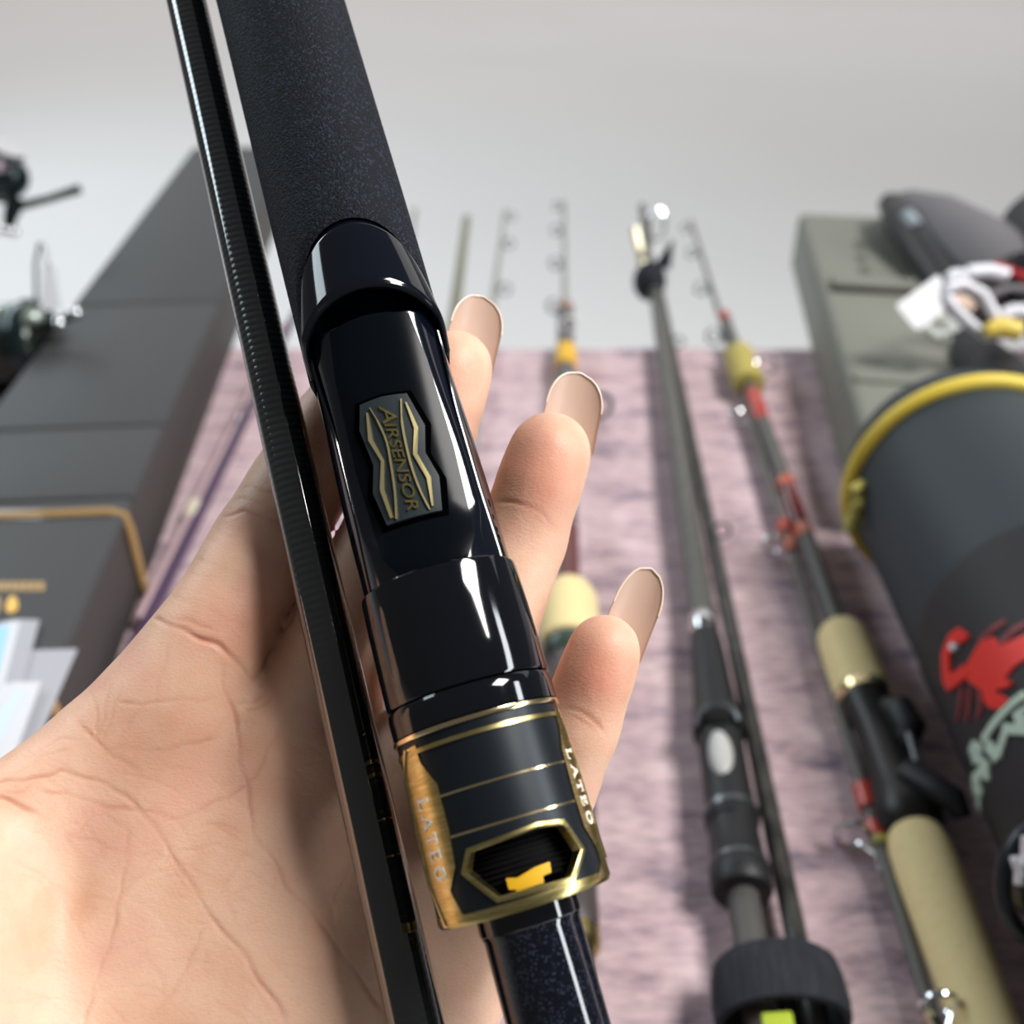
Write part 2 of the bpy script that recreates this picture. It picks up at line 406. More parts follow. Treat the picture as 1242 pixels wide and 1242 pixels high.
c0 = zp(262, 330); c1 = zp(440, 985); dS = Vector((c1[0] - c0[0], c1[1] - c0[1])); L_ = dS.length; dS.normalize(); dT = Vector((-dS.y, dS.x))
if dT.y < 0: dT = -dT
xs = [v[0] for v in tv]; sx = L_ / (max(xs) - min(xs))
def place_text(v, cx, cy, kx, ky):
    u = v[0] * kx; q = v[1] * ky; return bedsurf(cx + dS.x * u + dT.x * q, cy + dS.y * u + dT.y * q, 1.1 + v[2])
cm = ((c0[0] + c1[0]) / 2, (c0[1] + c1[1]) / 2)
lt = mesh_obj('lettering', [place_text(v, cm[0], cm[1], sx, 0.86) for v in tv], tf, GOLD, plate, False)
tv, tf = text_data('A', 3.9, 0.30, 0.12, 0.03); c2 = zp(255, 265)
mesh_obj('lettering', [place_text(v, c2[0], c2[1] - 0.1, sx * 0.95, 0.8) for v in tv], tf, GOLD, plate, False)

# barrel, collar and gilt rings (plain lathes in rod coordinates)
def ring_part(name, prof, m, parent=rod, n=96): return MB().lathe([(r * mm, -s * mm) for r, s in prof], n, None, False).build(name, m, parent, True, 35)
ring_part('barrel', [(10.5, 112.3), (11.5, 112.35), (11.75, 112.6), (11.85, 113.2), (11.95, 118), (12.0, 124), (12.0, 128.9), (11.85, 129.25), (11.4, 129.3)], BLACKGLOSS)
ring_part('collar', [(11.4, 129.5), (11.85, 129.55), (12.05, 129.9), (12.1, 131), (12.05, 133.4), (11.5, 133.6)], BLACKGLOSS)
ring_part('gilt_ring', [(11.6, 133.6), (12.2, 133.65), (12.25, 134.05), (12.15, 134.25), (11.5, 134.3)], PALEGOLD)
# locking nut with a window
win = [(150.3, -25.0), (152.4, -31.0), (156.4, -14.5), (156.7, 32.5), (153.9, 46.5), (150.2, 37.5), (149.7, 20)]
def in_poly(poly, x, y):
    c = False; j = len(poly) - 1
    for i in range(len(poly)):
        if (poly[i][1] > y) != (poly[j][1] > y) and x < (poly[j][0] - poly[i][0]) * (y - poly[i][1]) / (poly[j][1] - poly[i][1]) + poly[i][0]: c = not c
        j = i
    return c
def nut_r(s, th): return 11.75 + 0.25 * smooth(134, 158, s)
nut = grid_surface('locking_nut', 134.3, 158.0, nut_r, 110, -180, 180, 360, SATIN, rod, True, keep=lambda s, t: not in_poly(win, s, t))
def nutsurf(s, tarc, h):                 # tarc in mm of arc at 11.8 mm
    return cyl(s, math.degrees(tarc / 11.8), nut_r(s, 0) + h)
D2A = math.radians(1) * 11.8
grid_surface('nut_lining', 134.3, 158.4, lambda s, t: 10.7, 60, -180, 180, 180, DARKVOID, nut, True, keep=lambda s, t: not in_poly(win, s, t))
ring_part('gilt_ring', [(11.6, 135.55), (12.0, 135.6), (12.05, 136.2), (11.7, 136.3)], GOLD, nut)
ring_part('gilt_ring', [(11.7, 142.3), (11.98, 142.35), (11.98, 142.65), (11.7, 142.7)], PALEGOLD, nut)
ring_part('gilt_ring', [(11.7, 147.6), (12.02, 147.65), (12.02, 147.95), (11.7, 148.0)], PALEGOLD, nut)
ring_part('end_rim', [(11.9, 157.3), (12.12, 157.35), (12.15, 158.2), (11.9, 158.75), (11.2, 158.8), (10.6, 158.6)], GOLD, nut)
def frame_strip(name, poly, wo, h0, h1, m, parent):
    P = [Vector((p[0], p[1] * D2A)) for p in poly]; n = len(P); c = sum(P, Vector((0, 0))) / n; out = []
    for i in range(n):
        a = (P[i] - P[i - 1]).normalized(); b = (P[(i + 1) % n] - P[i]).normalized()
        na = Vector((a.y, -a.x)); nb = Vector((b.y, -b.x))
        if na.dot(P[i] - c) < 0: na = -na
        if nb.dot(P[i] - c) < 0: nb = -nb
        bis = (na + nb).normalized(); out.append(bis / max(0.4, bis.dot(na)))
    V = []; Fc = []; ring = []
    for i in range(n):
        for k in range(6):
            t = k / 6; j = (i + 1) % n; p = P[i].lerp(P[j], t); o = out[i].lerp(out[j], t); ring.append((p, o))
    for p, o in ring:
        q0 = p - o * 0.05; q1 = p + o * wo * 0.25; q2 = p + o * wo
        V += [nutsurf(q0.x, q0.y, h0), nutsurf(q0.x, q0.y, h1 * 0.6), nutsurf(q1.x, q1.y, h1), nutsurf(q2.x, q2.y, h1 * 0.9), nutsurf(q2.x, q2.y, -0.2)]
    m_ = len(ring)
    for i in range(m_):
        j = (i + 1) % m_
        for k in range(4): Fc.append((i * 5 + k, i * 5 + k + 1, j * 5 + k + 1, j * 5 + k))
    return mesh_obj(name, V, Fc, m, parent, True, 25)
frame_strip('window_frame', win, 0.62, -1.3, 0.28, GOLD, nut)
def plate_wrap(name, pts, m, parent, h1=0.22): return sheet(name, [(s, t * D2A) for s, t in pts], nutsurf, -0.1, h1, 0.7, m, parent)
left_pl = [(135.2, -58), (135.0, -47), (137.5, -46), (140.8, -36.5), (147, -36), (151.5, -38), (154.2, -47), (157.2, -42), (158.2, -28), (158.3, -60), (152.8, -71), (146, -73), (139, -70), (137, -64)]
right_pl = [(135.2, 66.5), (138, 65.5), (140.8, 59), (147, 56.5), (151.3, 57), (154.6, 66), (156.2, 66), (158.0, 54), (158.3, 84), (150, 86), (140, 84), (136, 74)]
pl1 = plate_wrap('side_plate', left_pl, GOLD, nut); pl2 = plate_wrap('side_plate', right_pl, GOLD, nut)
edge_l = [(135.2, -58), (137, -64.5), (139, -70.5), (146, -73.5), (152.8, -71.5), (158.3, -60.5)]
stroke2('plate_edge', [(s, t * D2A) for s, t in edge_l], 0.45, nutsurf, 0.0, 0.5, PALEGOLD, pl1)
edge_r = [(135.4, 70), (140, 76), (146, 78), (151.5, 77), (156, 79)]
stroke2('plate_edge', [(s, t * D2A) for s, t in edge_r], 0.5, nutsurf, 0.0, 0.5, PALEGOLD, pl2)
# serif capitals drawn in strokes, 1 unit high
GL = {'L': [((0, 0), (0, 1), .2), ((-.18, 1), (.18, 1), .08), ((-.18, 0), (.62, 0), .12), ((.6, 0), (.66, .28), .09)],
      'A': [((0, 0), (.4, 1), .1), ((.4, 1), (.8, 0), .2), ((.17, .34), (.66, .34), .08), ((-.15, 0), (.17, 0), .08), ((.6, 0), (1.0, 0), .08)],
      'T': [((.4, 0), (.4, 1), .2), ((0, 1), (.8, 1), .1), ((0, 1), (-.04, .72), .09), ((.8, 1), (.84, .72), .09), ((.2, 0), (.6, 0), .08)],
      'E': [((.1, 0), (.1, 1), .2), ((-.08, 1), (.62, 1), .09), ((-.08, 0), (.66, 0), .1), ((.1, .52), (.5, .52), .09), ((.62, 1), (.64, .75), .09), ((.66, 0), (.7, .27), .09), ((.5, .66), (.5, .38), .07)],
      'O': [((.45 + .42 * math.cos(a), .5 + .5 * math.sin(a)), (.45 + .42 * math.cos(a + .42), .5 + .5 * math.sin(a + .42)), .12 + .1 * abs(math.cos(a + .2))) for a in [i * math.pi / 7.5 for i in range(15)]]}
WHITEGOLD = mat('bright_engraving', (0.92, 0.89, 0.80, 1), 0.4, 0.0)
def serif_word(word, s0, th, size, parent, m, gap=1.3, kt=1.0, tilt=0.0):
    x = 0; mb = MB()
    for ch in word:
        for p, q, wd in GL[ch]:
            a = Vector(((x + p[0]) * size, (p[1] - .5) * size * kt)); b = Vector(((x + q[0]) * size, (q[1] - .5) * size * kt)); d = (b - a).normalized(); n = Vector((-d.y, d.x)) * wd * size / 2
            V = []
            for h in (0.36, 0.1):
                for c in (a + n, b + n, b - n, a - n): V.append(nutsurf(s0 + c.x, th * D2A + c.y + tilt * c.x, h))
            mb.add(V, [(0, 3, 2, 1), (0, 1, 5, 4), (1, 2, 6, 5), (2, 3, 7, 6), (3, 0, 4, 7)])
        x += gap if ch != 'O' else 1.2
    return mb.build('lettering', m, parent, False)
serif_word('LATEO', 142.3, -52.5, 1.75, pl1, WHITEGOLD, 1.24, 1.15)
serif_word('LATEO', 141.2, 68.5, 1.7, pl2, WHITEGOLD, 1.24, 1.2)
# what shows in the window: screw thread and a yellow spring tab
thr = []
for i in range(60):
    thr.append((8.6 + (0.55 if i % 2 else 0), 134.5 + i * 0.36))
ring_part('screw_thread', thr, DARKVOID, nut)
tabp = [(154.6, -9), (154.9, -1), (154.3, 14), (154.2, 26), (155.5, 25), (155.6, 18), (157.4, 16), (157.5, -3), (156.2, -4), (156.0, -9)]
sheet('spring_tab', [(s, t * D2A) for s, t in tabp], lambda s, t, h: cyl(s, math.degrees(t / 11.8), 10.1 + h), -1.2, 0.0, 0.8, YELLOW, nut)
# flaked blank below the nut
ring_part('blank', [(6.9, 150), (6.9, 159), (6.95, 161.6), (6.75, 162.0), (6.7, 175), (6.2, 320), (5.6, 520), (0.1, 520.2)], PURPLEFLAKE, rod, 64)
ring_part('blank_band', [(6.9, 158.8), (7.1, 159), (7.1, 161.2), (6.9, 161.4)], BLACKGLOSS, rod, 64)

# ------------------------------------------------------------------ thin section beside it
A2, B2 = pw(226, 0, 0.192), pw(505, 1242, 0.142)
TM = frame(A2, B2)
tip = thing('rod_tip_section', 'slim dark ribbed carbon blank lying beside the reel seat in the palm', 'fishing rod', TM)
L2 = (B2 - A2).length
MB().lathe([(0.0004, 0.42), (0.0030, 0.418), (0.0036, 0.02), (0.0037, -0.05), (0.0039, -L2), (0.0042, -0.42), (0.0002, -0.4205)], 48).build('blank', RIBBED, tip)

# ------------------------------------------------------------------ the hand (camera-frame metres while it is shaped)
def P3(px, py, d): return cp(px, py, d)
FINGERS = {
    'index':  [(225, 850, .1710, 10.5), (262, 775, .1720, 9.5), (318, 668, .1770, 8.5), (362, 592, .1800, 8.0), (405, 525, .1815, 7.5), (462, 432, .1840, 6.6)],
    'middle': [(372, 890, .1725, 10.3), (400, 800, .1755, 9.2), (452, 700, .1775, 8.5), (515, 555, .1790, 7.7), (551, 447, .1810, 6.8)],
    'ring':   [(490, 985, .1700, 10.0), (545, 880, .1705, 8.6), (586, 785, .1712, 7.7), (631, 655, .1740, 7.2), (667, 549, .1745, 7.0)],
    'pinky':  [(595, 1100, .1680, 9.5), (640, 1015, .1685, 7.5), (672, 951, .1670, 6.4), (702, 876, .1655, 6.1), (733, 788, .1655, 5.75)]}
PALM = [[(228, 858, .1715, 11), (60, 1430, .152, 13)], [(370, 905, .1735, 11.5), (130, 1470, .152, 14)],
        [(488, 990, .1700, 11), (215, 1520, .147, 14)], [(592, 1092, .1650, 10.5), (310, 1560, .1460, 13.5)],
        [(-95, 1150, .1480, 15.5), (-15, 1400, .1475, 16.5), (80, 1500, .149, 15)],
        [(215, 850, .1720, 8.0), (128, 917, .1680, 8.0), (38, 998, .1620, 8.6), (-80, 1090, .1530, 11)],
        [(100, 1540, .149, 16.5), (-40, 2000, .137, 18)], [(250, 1580, .149, 16.5), (130, 2020, .137, 18)]]
THUMB = [[(-95, 1135, .148, 13.5), (-225, 945, .151, 10.8), (-330, 800, .156, 8.6)]]
lo = np.array([-0.132, -0.178, -0.200], np.float32); hi = np.array([0.036, 0.044, -0.106], np.float32); H = 0.0008
nx, ny, nz = [int(v) for v in np.ceil((hi - lo) / H)]
gxs = (lo[0] + H * np.arange(nx)).astype(np.float32); gys = (lo[1] + H * np.arange(ny)).astype(np.float32); gzs = (lo[2] + H * np.arange(nz)).astype(np.float32)
BIG = np.float32(0.03)
def cone_into(dst, a, ra, b, rb, k):
    """smooth-union a tapered capsule into dst, touching only its neighbourhood"""
    pad = max(ra, rb) + 0.014
    mn = np.minimum(a, b) - pad; mx = np.maximum(a, b) + pad
    i0 = [int(max(0, (mn[q] - lo[q]) / H)) for q in range(3)]; i1 = [int(min(n, (mx[q] - lo[q]) / H + 2)) for q, n in enumerate((nx, ny, nz))]
    if any(i1[q] <= i0[q] for q in range(3)): return
    X = gxs[i0[0]:i1[0], None, None] - np.float32(a[0]); Y = gys[None, i0[1]:i1[1], None] - np.float32(a[1]); Z = gzs[None, None, i0[2]:i1[2]] - np.float32(a[2])
    ab = (b - a).astype(np.float32); L2_ = float(ab @ ab) + 1e-12
    t = np.clip((X * ab[0] + Y * ab[1] + Z * ab[2]) / np.float32(L2_), 0, 1)
    d = np.sqrt((X - t * ab[0]) ** 2 + (Y - t * ab[1]) ** 2 + (Z - t * ab[2]) ** 2) - (np.float32(ra) + t * np.float32(rb - ra))
    sl = tuple(slice(i0[q], i1[q]) for q in range(3)); old = dst[sl]
    if k > 0:
        h = np.clip(0.5 + 0.5 * (old - d) / np.float32(k), 0, 1); dst[sl] = old + (d - old) * h - np.float32(k) * h * (1 - h)
    else: dst[sl] = np.minimum(old, d)
def chain(dst, pts, k):
    q = [(P3(*p[:3]), p[3] * mm) for p in pts]
    for (a, ra), (b, rb) in zip(q[:-1], q[1:]): cone_into(dst, a, ra, b, rb, k)
palm = np.full((nx, ny, nz), BIG, np.float32)
for c in PALM: chain(palm, c, 0.009)
for c in THUMB: chain(palm, c, 0.008)
vol = palm.copy()
PULP = {'index': (0, 0), 'middle': (.0004, .0022), 'ring': (.0006, .0024), 'pinky': (.0004, .002)}
for nme, c in FINGERS.items():
    f = np.full((nx, ny, nz), BIG, np.float32); chain(f, c, 0.0035)
    a, b = P3(*c[-1][:3]), P3(*c[-2][:3])                  # fleshy pads on the palm side of each segment
    for q, rr in ((0.18, 0.86), (0.45, 0.84)):
        m_ = a + (b - a) * q + np.array([0, 0, c[-1][3] * mm * 0.24]); cone_into(f, m_, c[-1][3] * mm * rr, m_ + (b - a) * 0.1, c[-1][3] * mm * rr, 0.003)
    for i in range(1, len(c) - 2):
        a, b = P3(*c[i][:3]), P3(*c[i + 1][:3]); m_ = (a + b) / 2 + np.array([0, 0, c[i][3] * mm * 0.16]); rr = (c[i][3] + c[i + 1][3]) / 2 * mm * 0.9
        cone_into(f, m_ - (b - a) * 0.12, rr, m_ + (b - a) * 0.12, rr, 0.003)
    k = np.float32(0.0075); h = np.clip(0.5 + 0.5 * (palm - f) / k, 0, 1)
    vol = np.minimum(vol, palm + (f - palm) * h - k * h * (1 - h))
def surface_nets(v):
    ins = v < 0; nxx, nyy, nzz = v.shape
    cnt = np.zeros((nxx - 1, nyy - 1, nzz - 1), np.int8)
    for i in (0, 1):
        for j in (0, 1):
            for k in (0, 1): cnt += ins[i:nxx - 1 + i, j:nyy - 1 + j, k:nzz - 1 + k]
    act = (cnt > 0) & (cnt < 8); idx = np.full(act.shape, -1, np.int64); cells = np.argwhere(act); idx[act] = np.arange(len(cells))
    acc = np.zeros((len(cells), 3)); num = np.zeros(len(cells)); cor = [(i, j, k) for i in (0, 1) for j in (0, 1) for k in (0, 1)]
    vals = {c: v[cells[:, 0] + c[0], cells[:, 1] + c[1], cells[:, 2] + c[2]] for c in cor}
    for c in cor:
        for ax in range(3):
            if c[ax] == 0:
                d = list(c); d[ax] = 1; d = tuple(d); a, b = vals[c], vals[d]; m_ = (a < 0) != (b < 0)
                t = np.where(m_, a / np.where(a == b, 1, a - b), 0); p = np.zeros((len(cells), 3)) + np.array(c); p[:, ax] += t
                acc[m_] += p[m_]; num[m_] += 1
    pos = cells + acc / num[:, None]; quads = []
    for ax in range(3):
        u, w_ = (ax + 1) % 3, (ax + 2) % 3
        sl0 = [slice(1, -1)] * 3; sl1 = [slice(1, -1)] * 3
        sl0[ax] = slice(0, -1); sl1[ax] = slice(1, None)
        A, B = ins[tuple(sl0)], ins[tuple(sl1)]; off = np.array([1, 1, 1]); off[ax] = 0
        for flip, m_ in ((False, A & ~B), (True, ~A & B)):
            e = np.argwhere(m_) + off
            if not len(e): continue
            du = np.zeros(3, int); du[u] = 1; dw = np.zeros(3, int); dw[w_] = 1
            q = [idx[tuple((e - du - dw).T)], idx[tuple((e - dw).T)], idx[tuple(e.T)], idx[tuple((e - du).T)]]
            if flip: q = q[::-1]
            quads.append(np.stack(q, 1))
    return pos, np.concatenate(quads)
pos, quads = surface_nets(vol); pos = lo + pos * H
del vol, palm
nb = np.concatenate([quads[:, [0, 1]], quads[:, [1, 2]], quads[:, [2, 3]], quads[:, [3, 0]]])
for lam in (0.5, 0.5, 0.5, 0.5):
    acc = np.zeros_like(pos); num = np.zeros(len(pos))
    np.add.at(acc, nb[:, 0], pos[nb[:, 1]]); np.add.at(num, nb[:, 0], 1); np.add.at(acc, nb[:, 1], pos[nb[:, 0]]); np.add.at(num, nb[:, 1], 1)
    pos += lam * (acc / num[:, None] - pos)
def np_mesh(name, pos, quads):
    me = bpy.data.meshes.new(name); me.vertices.add(len(pos)); me.vertices.foreach_set('co', np.ascontiguousarray(pos, np.float32).ravel())
    me.loops.add(quads.size); me.loops.foreach_set('vertex_index', quads.astype(np.int32).ravel())
    me.polygons.add(len(quads)); me.polygons.foreach_set('loop_start', np.arange(0, quads.size, 4, dtype=np.int32)); me.update(calc_edges=True); return me
me0 = np_mesh('hand', pos, quads); ob = bpy.data.objects.new('hand', me0); COL.objects.link(ob)
md = ob.modifiers.new('s', 'SUBSURF'); md.levels = 1; md.subdivision_type = 'CATMULL_CLARK'
hm = bpy.data.meshes.new_from_object(ob.evaluated_get(bpy.context.evaluated_depsgraph_get())); bpy.data.objects.remove(ob); bpy.data.meshes.remove(me0)
nv = len(hm.vertices); co = np.empty(nv * 3, np.float32); hm.vertices.foreach_get('co', co); co = co.reshape(-1, 3).astype(float)
no = np.empty(nv * 3, np.float32); hm.vertices.foreach_get('normal', no); no = no.reshape(-1, 3).astype(float)
hp = 621 - co[:, 0] / co[:, 2] * F; hq = 621 + co[:, 1] / co[:, 2] * F
vd = -co / np.linalg.norm(co, axis=1)[:, None]; facing = np.clip(((no * vd).sum(1) - 0.15) / 0.3, 0, 1)
# creases of the palm and the finger joints: (polyline, width px, depth mm, redness)
Z8 = lambda L: [(x * .3865, 780 + y * .3865) for x, y in L]
CREASE = [
    (Z8([(-40, 450), (80, 425), (200, 405), (330, 440), (430, 510), (530, 650), (660, 850), (780, 1000), (900, 1200)]), 3.4, .50, .8),
    (Z8([(-40, 470), (40, 500), (120, 540)]), 4.0, .8, .9), (Z8([(120, 455), (250, 490), (420, 525), (560, 550), (700, 490), (800, 420), (890, 260)]), 2.6, .34, .7),
    (Z8([(690, 70), (740, 260), (770, 450), (800, 590), (900, 760), (1030, 920), (1190, 1130), (1300, 1280)]), 3.2, .45, .8),
    (Z8([(330, 335), (480, 335), (600, 320), (690, 290)]), 2.2, .25, .5), (Z8([(350, 192), (550, 182), (690, 172)]), 2.2, .28, .6),
    (Z8([(400, 570), (385, 780), (340, 940), (290, 1110), (240, 1250)]), 3.2, .35, .6), (Z8([(230, 230), (300, 300), (350, 350), (430, 415)]), 3.0, .40, .6),
    (Z8([(620, 560), (700, 590), (790, 635)]), 2.0, .2, .4), (Z8([(640, 860), (700, 760), (780, 640)]), 2.2, .22, .4), (Z8([(650, 880), (600, 990), (530, 1100), (480, 1180)]), 2.2, .22, .4),
    (Z8([(1110, 700), (1060, 770), (1040, 840)]), 2.2, .25, .4), (Z8([(640, 930), (645, 1050), (655, 1200)]), 2.0, .18, .3),
    (Z8([(200, 600), (400, 660), (520, 670), (640, 860)]), 2.0, .18, .3), (Z8([(120, 430), (60, 470), (0, 480)]), 2.4, .3, .5),
    (Z8([(285, 150), (300, 250), (320, 330)]), 2.4, .3, .3), (Z8([(340, 130), (320, 220), (318, 310)]), 2.0, .24, .3), (Z8([(370, 140), (345, 240), (325, 330)]), 1.8, .2, .3), (Z8([(215, 240), (270, 275), (310, 320)]), 2.2, .25, .3),
    (Z8([(120, 340), (180, 305), (260, 300)]), 2.0, .22, .3), (Z8([(740, 230), (800, 210), (850, 170)]), 2.0, .2, .5), (Z8([(720, 200), (790, 190), (830, 150)]), 2.0, .2, .5),
    (Z8([(400, 410), (440, 310)]), 1.8, .15, .1), (Z8([(830, 450), (900, 420), (960, 430)]), 2.0, .15, .2),
    ([(160, 748), (184, 752), (225, 762), (265, 785), (295, 810), (311, 828)], 4.2, .75, 1.0), ([(205, 748), (235, 752), (262, 768)], 2.6, .3, .8), ([(232, 770), (252, 778)], 2.4, .25, .8),
    ([(235, 634), (260, 625), (300, 622), (350, 634)], 3.2, .42, .7), ([(248, 612), (285, 606), (330, 612)], 2.4, .25, .4), ([(278, 596), (305, 592), (345, 600)], 2.6, .3, .4),
    ([(600, 607), (614, 610), (638, 614), (661, 624), (678, 640)], 2.8, .40, 1.0), ([(640, 625), (675, 642), (684, 648)], 2.0, .2, .6),
    ([(676, 858), (690, 861), (706, 865), (728, 882), (738, 892)], 2.8, .42, 1.0), ([(680, 867), (700, 873), (724, 889)], 2.4, .3, .6)]
for i in range(13):       # fine parallel lines over the ball of the thumb
    x0 = -30 + i * 9; y0 = 1030 + i * 14
    CREASE.append(([(x0 - 20, y0), (x0 + 45, y0 + 62), (x0 + 95, y0 + 92)], 1.8, .11, .12))
for i in range(9):
    x0 = 70 + i * 26; y0 = 1060 + (i * 37) % 90; CREASE.append(([(x0, y0), (x0 + 70, y0 + 26), (x0 + 150, y0 + 40)], 1.8, .09, .1))
CREASE.append(([(309, 829), (333, 785), (358, 735), (384, 685)], 4.0, 1.0, 1.2))
rc = random.Random(3)
for i in range(90):       # fine random lines of the palm
    x0 = rc.uniform(0, 470); y0 = rc.uniform(870, 1242); an = rc.choice((rc.gauss(0.6, .25), rc.gauss(-0.9, .3), rc.gauss(0.2, .2))); ln = rc.uniform(25, 75)
    CREASE.append(([(x0, y0), (x0 + ln * math.cos(an), y0 + ln * math.sin(an)), (x0 + 2 * ln * math.cos(an + .25), y0 + 2 * ln * math.sin(an + .25))], 2.0, rc.uniform(.10, .2), rc.uniform(.08, .25)))
for i in range(26):       # cross lines on the fingers
    x0 = rc.uniform(200, 330); y0 = rc.uniform(610, 760); CREASE.append(([(x0 - 30, y0 - 8), (x0, y0), (x0 + 34, y0 + 16)], 1.8, .10, .08))
disp = np.zeros(nv); red = np.zeros(nv)
wob = 2.2 * np.sin(hq / 15 + hp / 31) + 1.2 * np.sin(hq / 6.3 - hp / 9) ; hp = hp + wob; hq = hq + 1.8 * np.sin(hp / 13 - hq / 40) + 1.0 * np.sin(hp / 5.7)
strength = 0.75 + 0.3 * np.sin(hp / 23 + hq / 19) + 0.2 * np.sin(hp / 9 - hq / 11)
for pts, wd, dep, rd in CREASE:
    wd *= 0.72; dep *= 0.5; rd *= 0.62
    dmin = np.full(nv, 1e9)
    for (x0, y0), (x1, y1) in zip(pts[:-1], pts[1:]):
        dx, dy = x1 - x0, y1 - y0; t = np.clip(((hp - x0) * dx + (hq - y0) * dy) / (dx * dx + dy * dy), 0, 1)
        dmin = np.minimum(dmin, np.hypot(hp - x0 - t * dx, hq - y0 - t * dy))
    ex, ey = pts[-1]; sx_, sy_ = pts[0]
    fade = np.clip(np.minimum(np.hypot(hp - ex, hq - ey), np.hypot(hp - sx_, hq - sy_)) / 18 + 0.25, 0, 1)
    g = np.exp(-(dmin / wd) ** 2) * fade; disp = np.maximum(disp, g * dep)
    g2 = np.exp(-(dmin / (wd * 3)) ** 2); disp -= 0.10 * dep * (np.exp(-(dmin / (wd * 3.2)) ** 2) - g) * fade
    red = np.maximum(red, (0.65 * g + 0.35 * g2) * rd * fade)
red *= np.clip(strength, .4, 1.2); co2 = co - no * (disp * np.clip(strength, .4, 1.2) * facing * mm)[:, None]
# skin colour regions: rosier finger pads, yellower flanks
pad = np.zeros(nv)
for nme, rr, am in (('middle', 40, .5), ('ring', 55, .75), ('pinky', 45, .9)):
    p = FINGERS[nme][-1]; pad = np.maximum(pad, am * np.exp(-(((hp - p[0] + 8) / rr) ** 2 + ((hq - p[1] - 28) / (rr * 1.2)) ** 2)))
pad = np.maximum(pad, .55 * np.exp(-(((hp - 285) / 55) ** 2 + ((hq - 765) / 45) ** 2))); pad = np.maximum(pad, .3 * np.exp(-(((hp - 230) / 90) ** 2 + ((hq - 930) / 80) ** 2)))
hm.vertices.foreach_set('co', co2.astype(np.float32).ravel())
for nme, arr in (('crease', red * facing), ('pad', pad * facing)):
    at = hm.attributes.new(nme, 'FLOAT', 'POINT'); at.data.foreach_set('value', arr.astype(np.float32))
hm.shade_smooth(); hm.update()
def skin_material():
    m = bpy.data.materials.new('skin'); m.use_nodes = True; N = Nodes(m); b = N.b
    n = N.add('ShaderNodeTexNoise', i_Scale=1.0, i_Detail=4.0, i_Roughness=0.6); N.link(N.coord((75,) * 3), n.inputs['Vector'])
    r = N.ramp(n.outputs[0], [(0.32, rgb(221, 175, 148)), (0.5, rgb(228, 188, 162)), (0.68, rgb(224, 176, 154))])
    def mixin(src, name, colr, k):
        a = N.add('ShaderNodeAttribute', attribute_name=name); ml = N.add('ShaderNodeMath', operation='MULTIPLY', use_clamp=True); ml.inputs[1].default_value = k
        N.link(a.outputs['Fac'], ml.inputs[0]); mx = N.add('ShaderNodeMix', data_type='RGBA'); N.link(ml.outputs[0], mx.inputs[0]); N.link(src, mx.inputs[6]); mx.inputs[7].default_value = colr; return mx.outputs[2]
    c = mixin(r.outputs[0], 'pad', rgb(216, 140, 116), 0.9); c = mixin(c, 'crease', rgb(184, 104, 74), 0.75)
    N.link(c, b.inputs['Base Color']); b.inputs['Roughness'].default_value = 0.46; b.inputs['IOR'].default_value = 1.4
    b.inputs['Subsurface Weight'].default_value = 0.4; b.inputs['Subsurface Radius'].default_value = (1.0, 0.35, 0.2); b.inputs['Subsurface Scale'].default_value = 0.003
    v = N.add('ShaderNodeTexVoronoi', i_Scale=1.0, feature='DISTANCE_TO_EDGE'); N.link(N.coord((900, 1500, 900)), v.inputs['Vector'])
    n2 = N.add('ShaderNodeTexNoise', i_Scale=1.0, i_Detail=3.0); N.link(N.coord((2200, 3000, 2200)), n2.inputs['Vector'])
    ad = N.add('ShaderNodeMath', operation='MULTIPLY_ADD'); N.link(v.outputs['Distance'], ad.inputs[0]); ad.inputs[1].default_value = 0.8; N.link(n2.outputs[0], ad.inputs[2])
    N.bump(ad.outputs[0], 0.17, 0.00035); return m
person = bpy.data.objects.new('person', hm); COL.objects.link(person); hm.materials.clear(); hm.materials.append(skin_material()); person.matrix_world = CM
tag(person, 'open left hand, palm up with long natural nails, carrying two black rod sections', 'person')
NAILM = mat('nail', rgb(196, 166, 148), 0.38, ior=1.4)
NAILM.node_tree.nodes['Principled BSDF'].inputs['Subsurface Weight'].default_value = 0.3
NAILM.node_tree.nodes['Principled BSDF'].inputs['Subsurface Radius'].default_value = (0.002, 0.001, 0.0008)
TIPM = mat('nail_edge', rgb(226, 206, 190), 0.35)
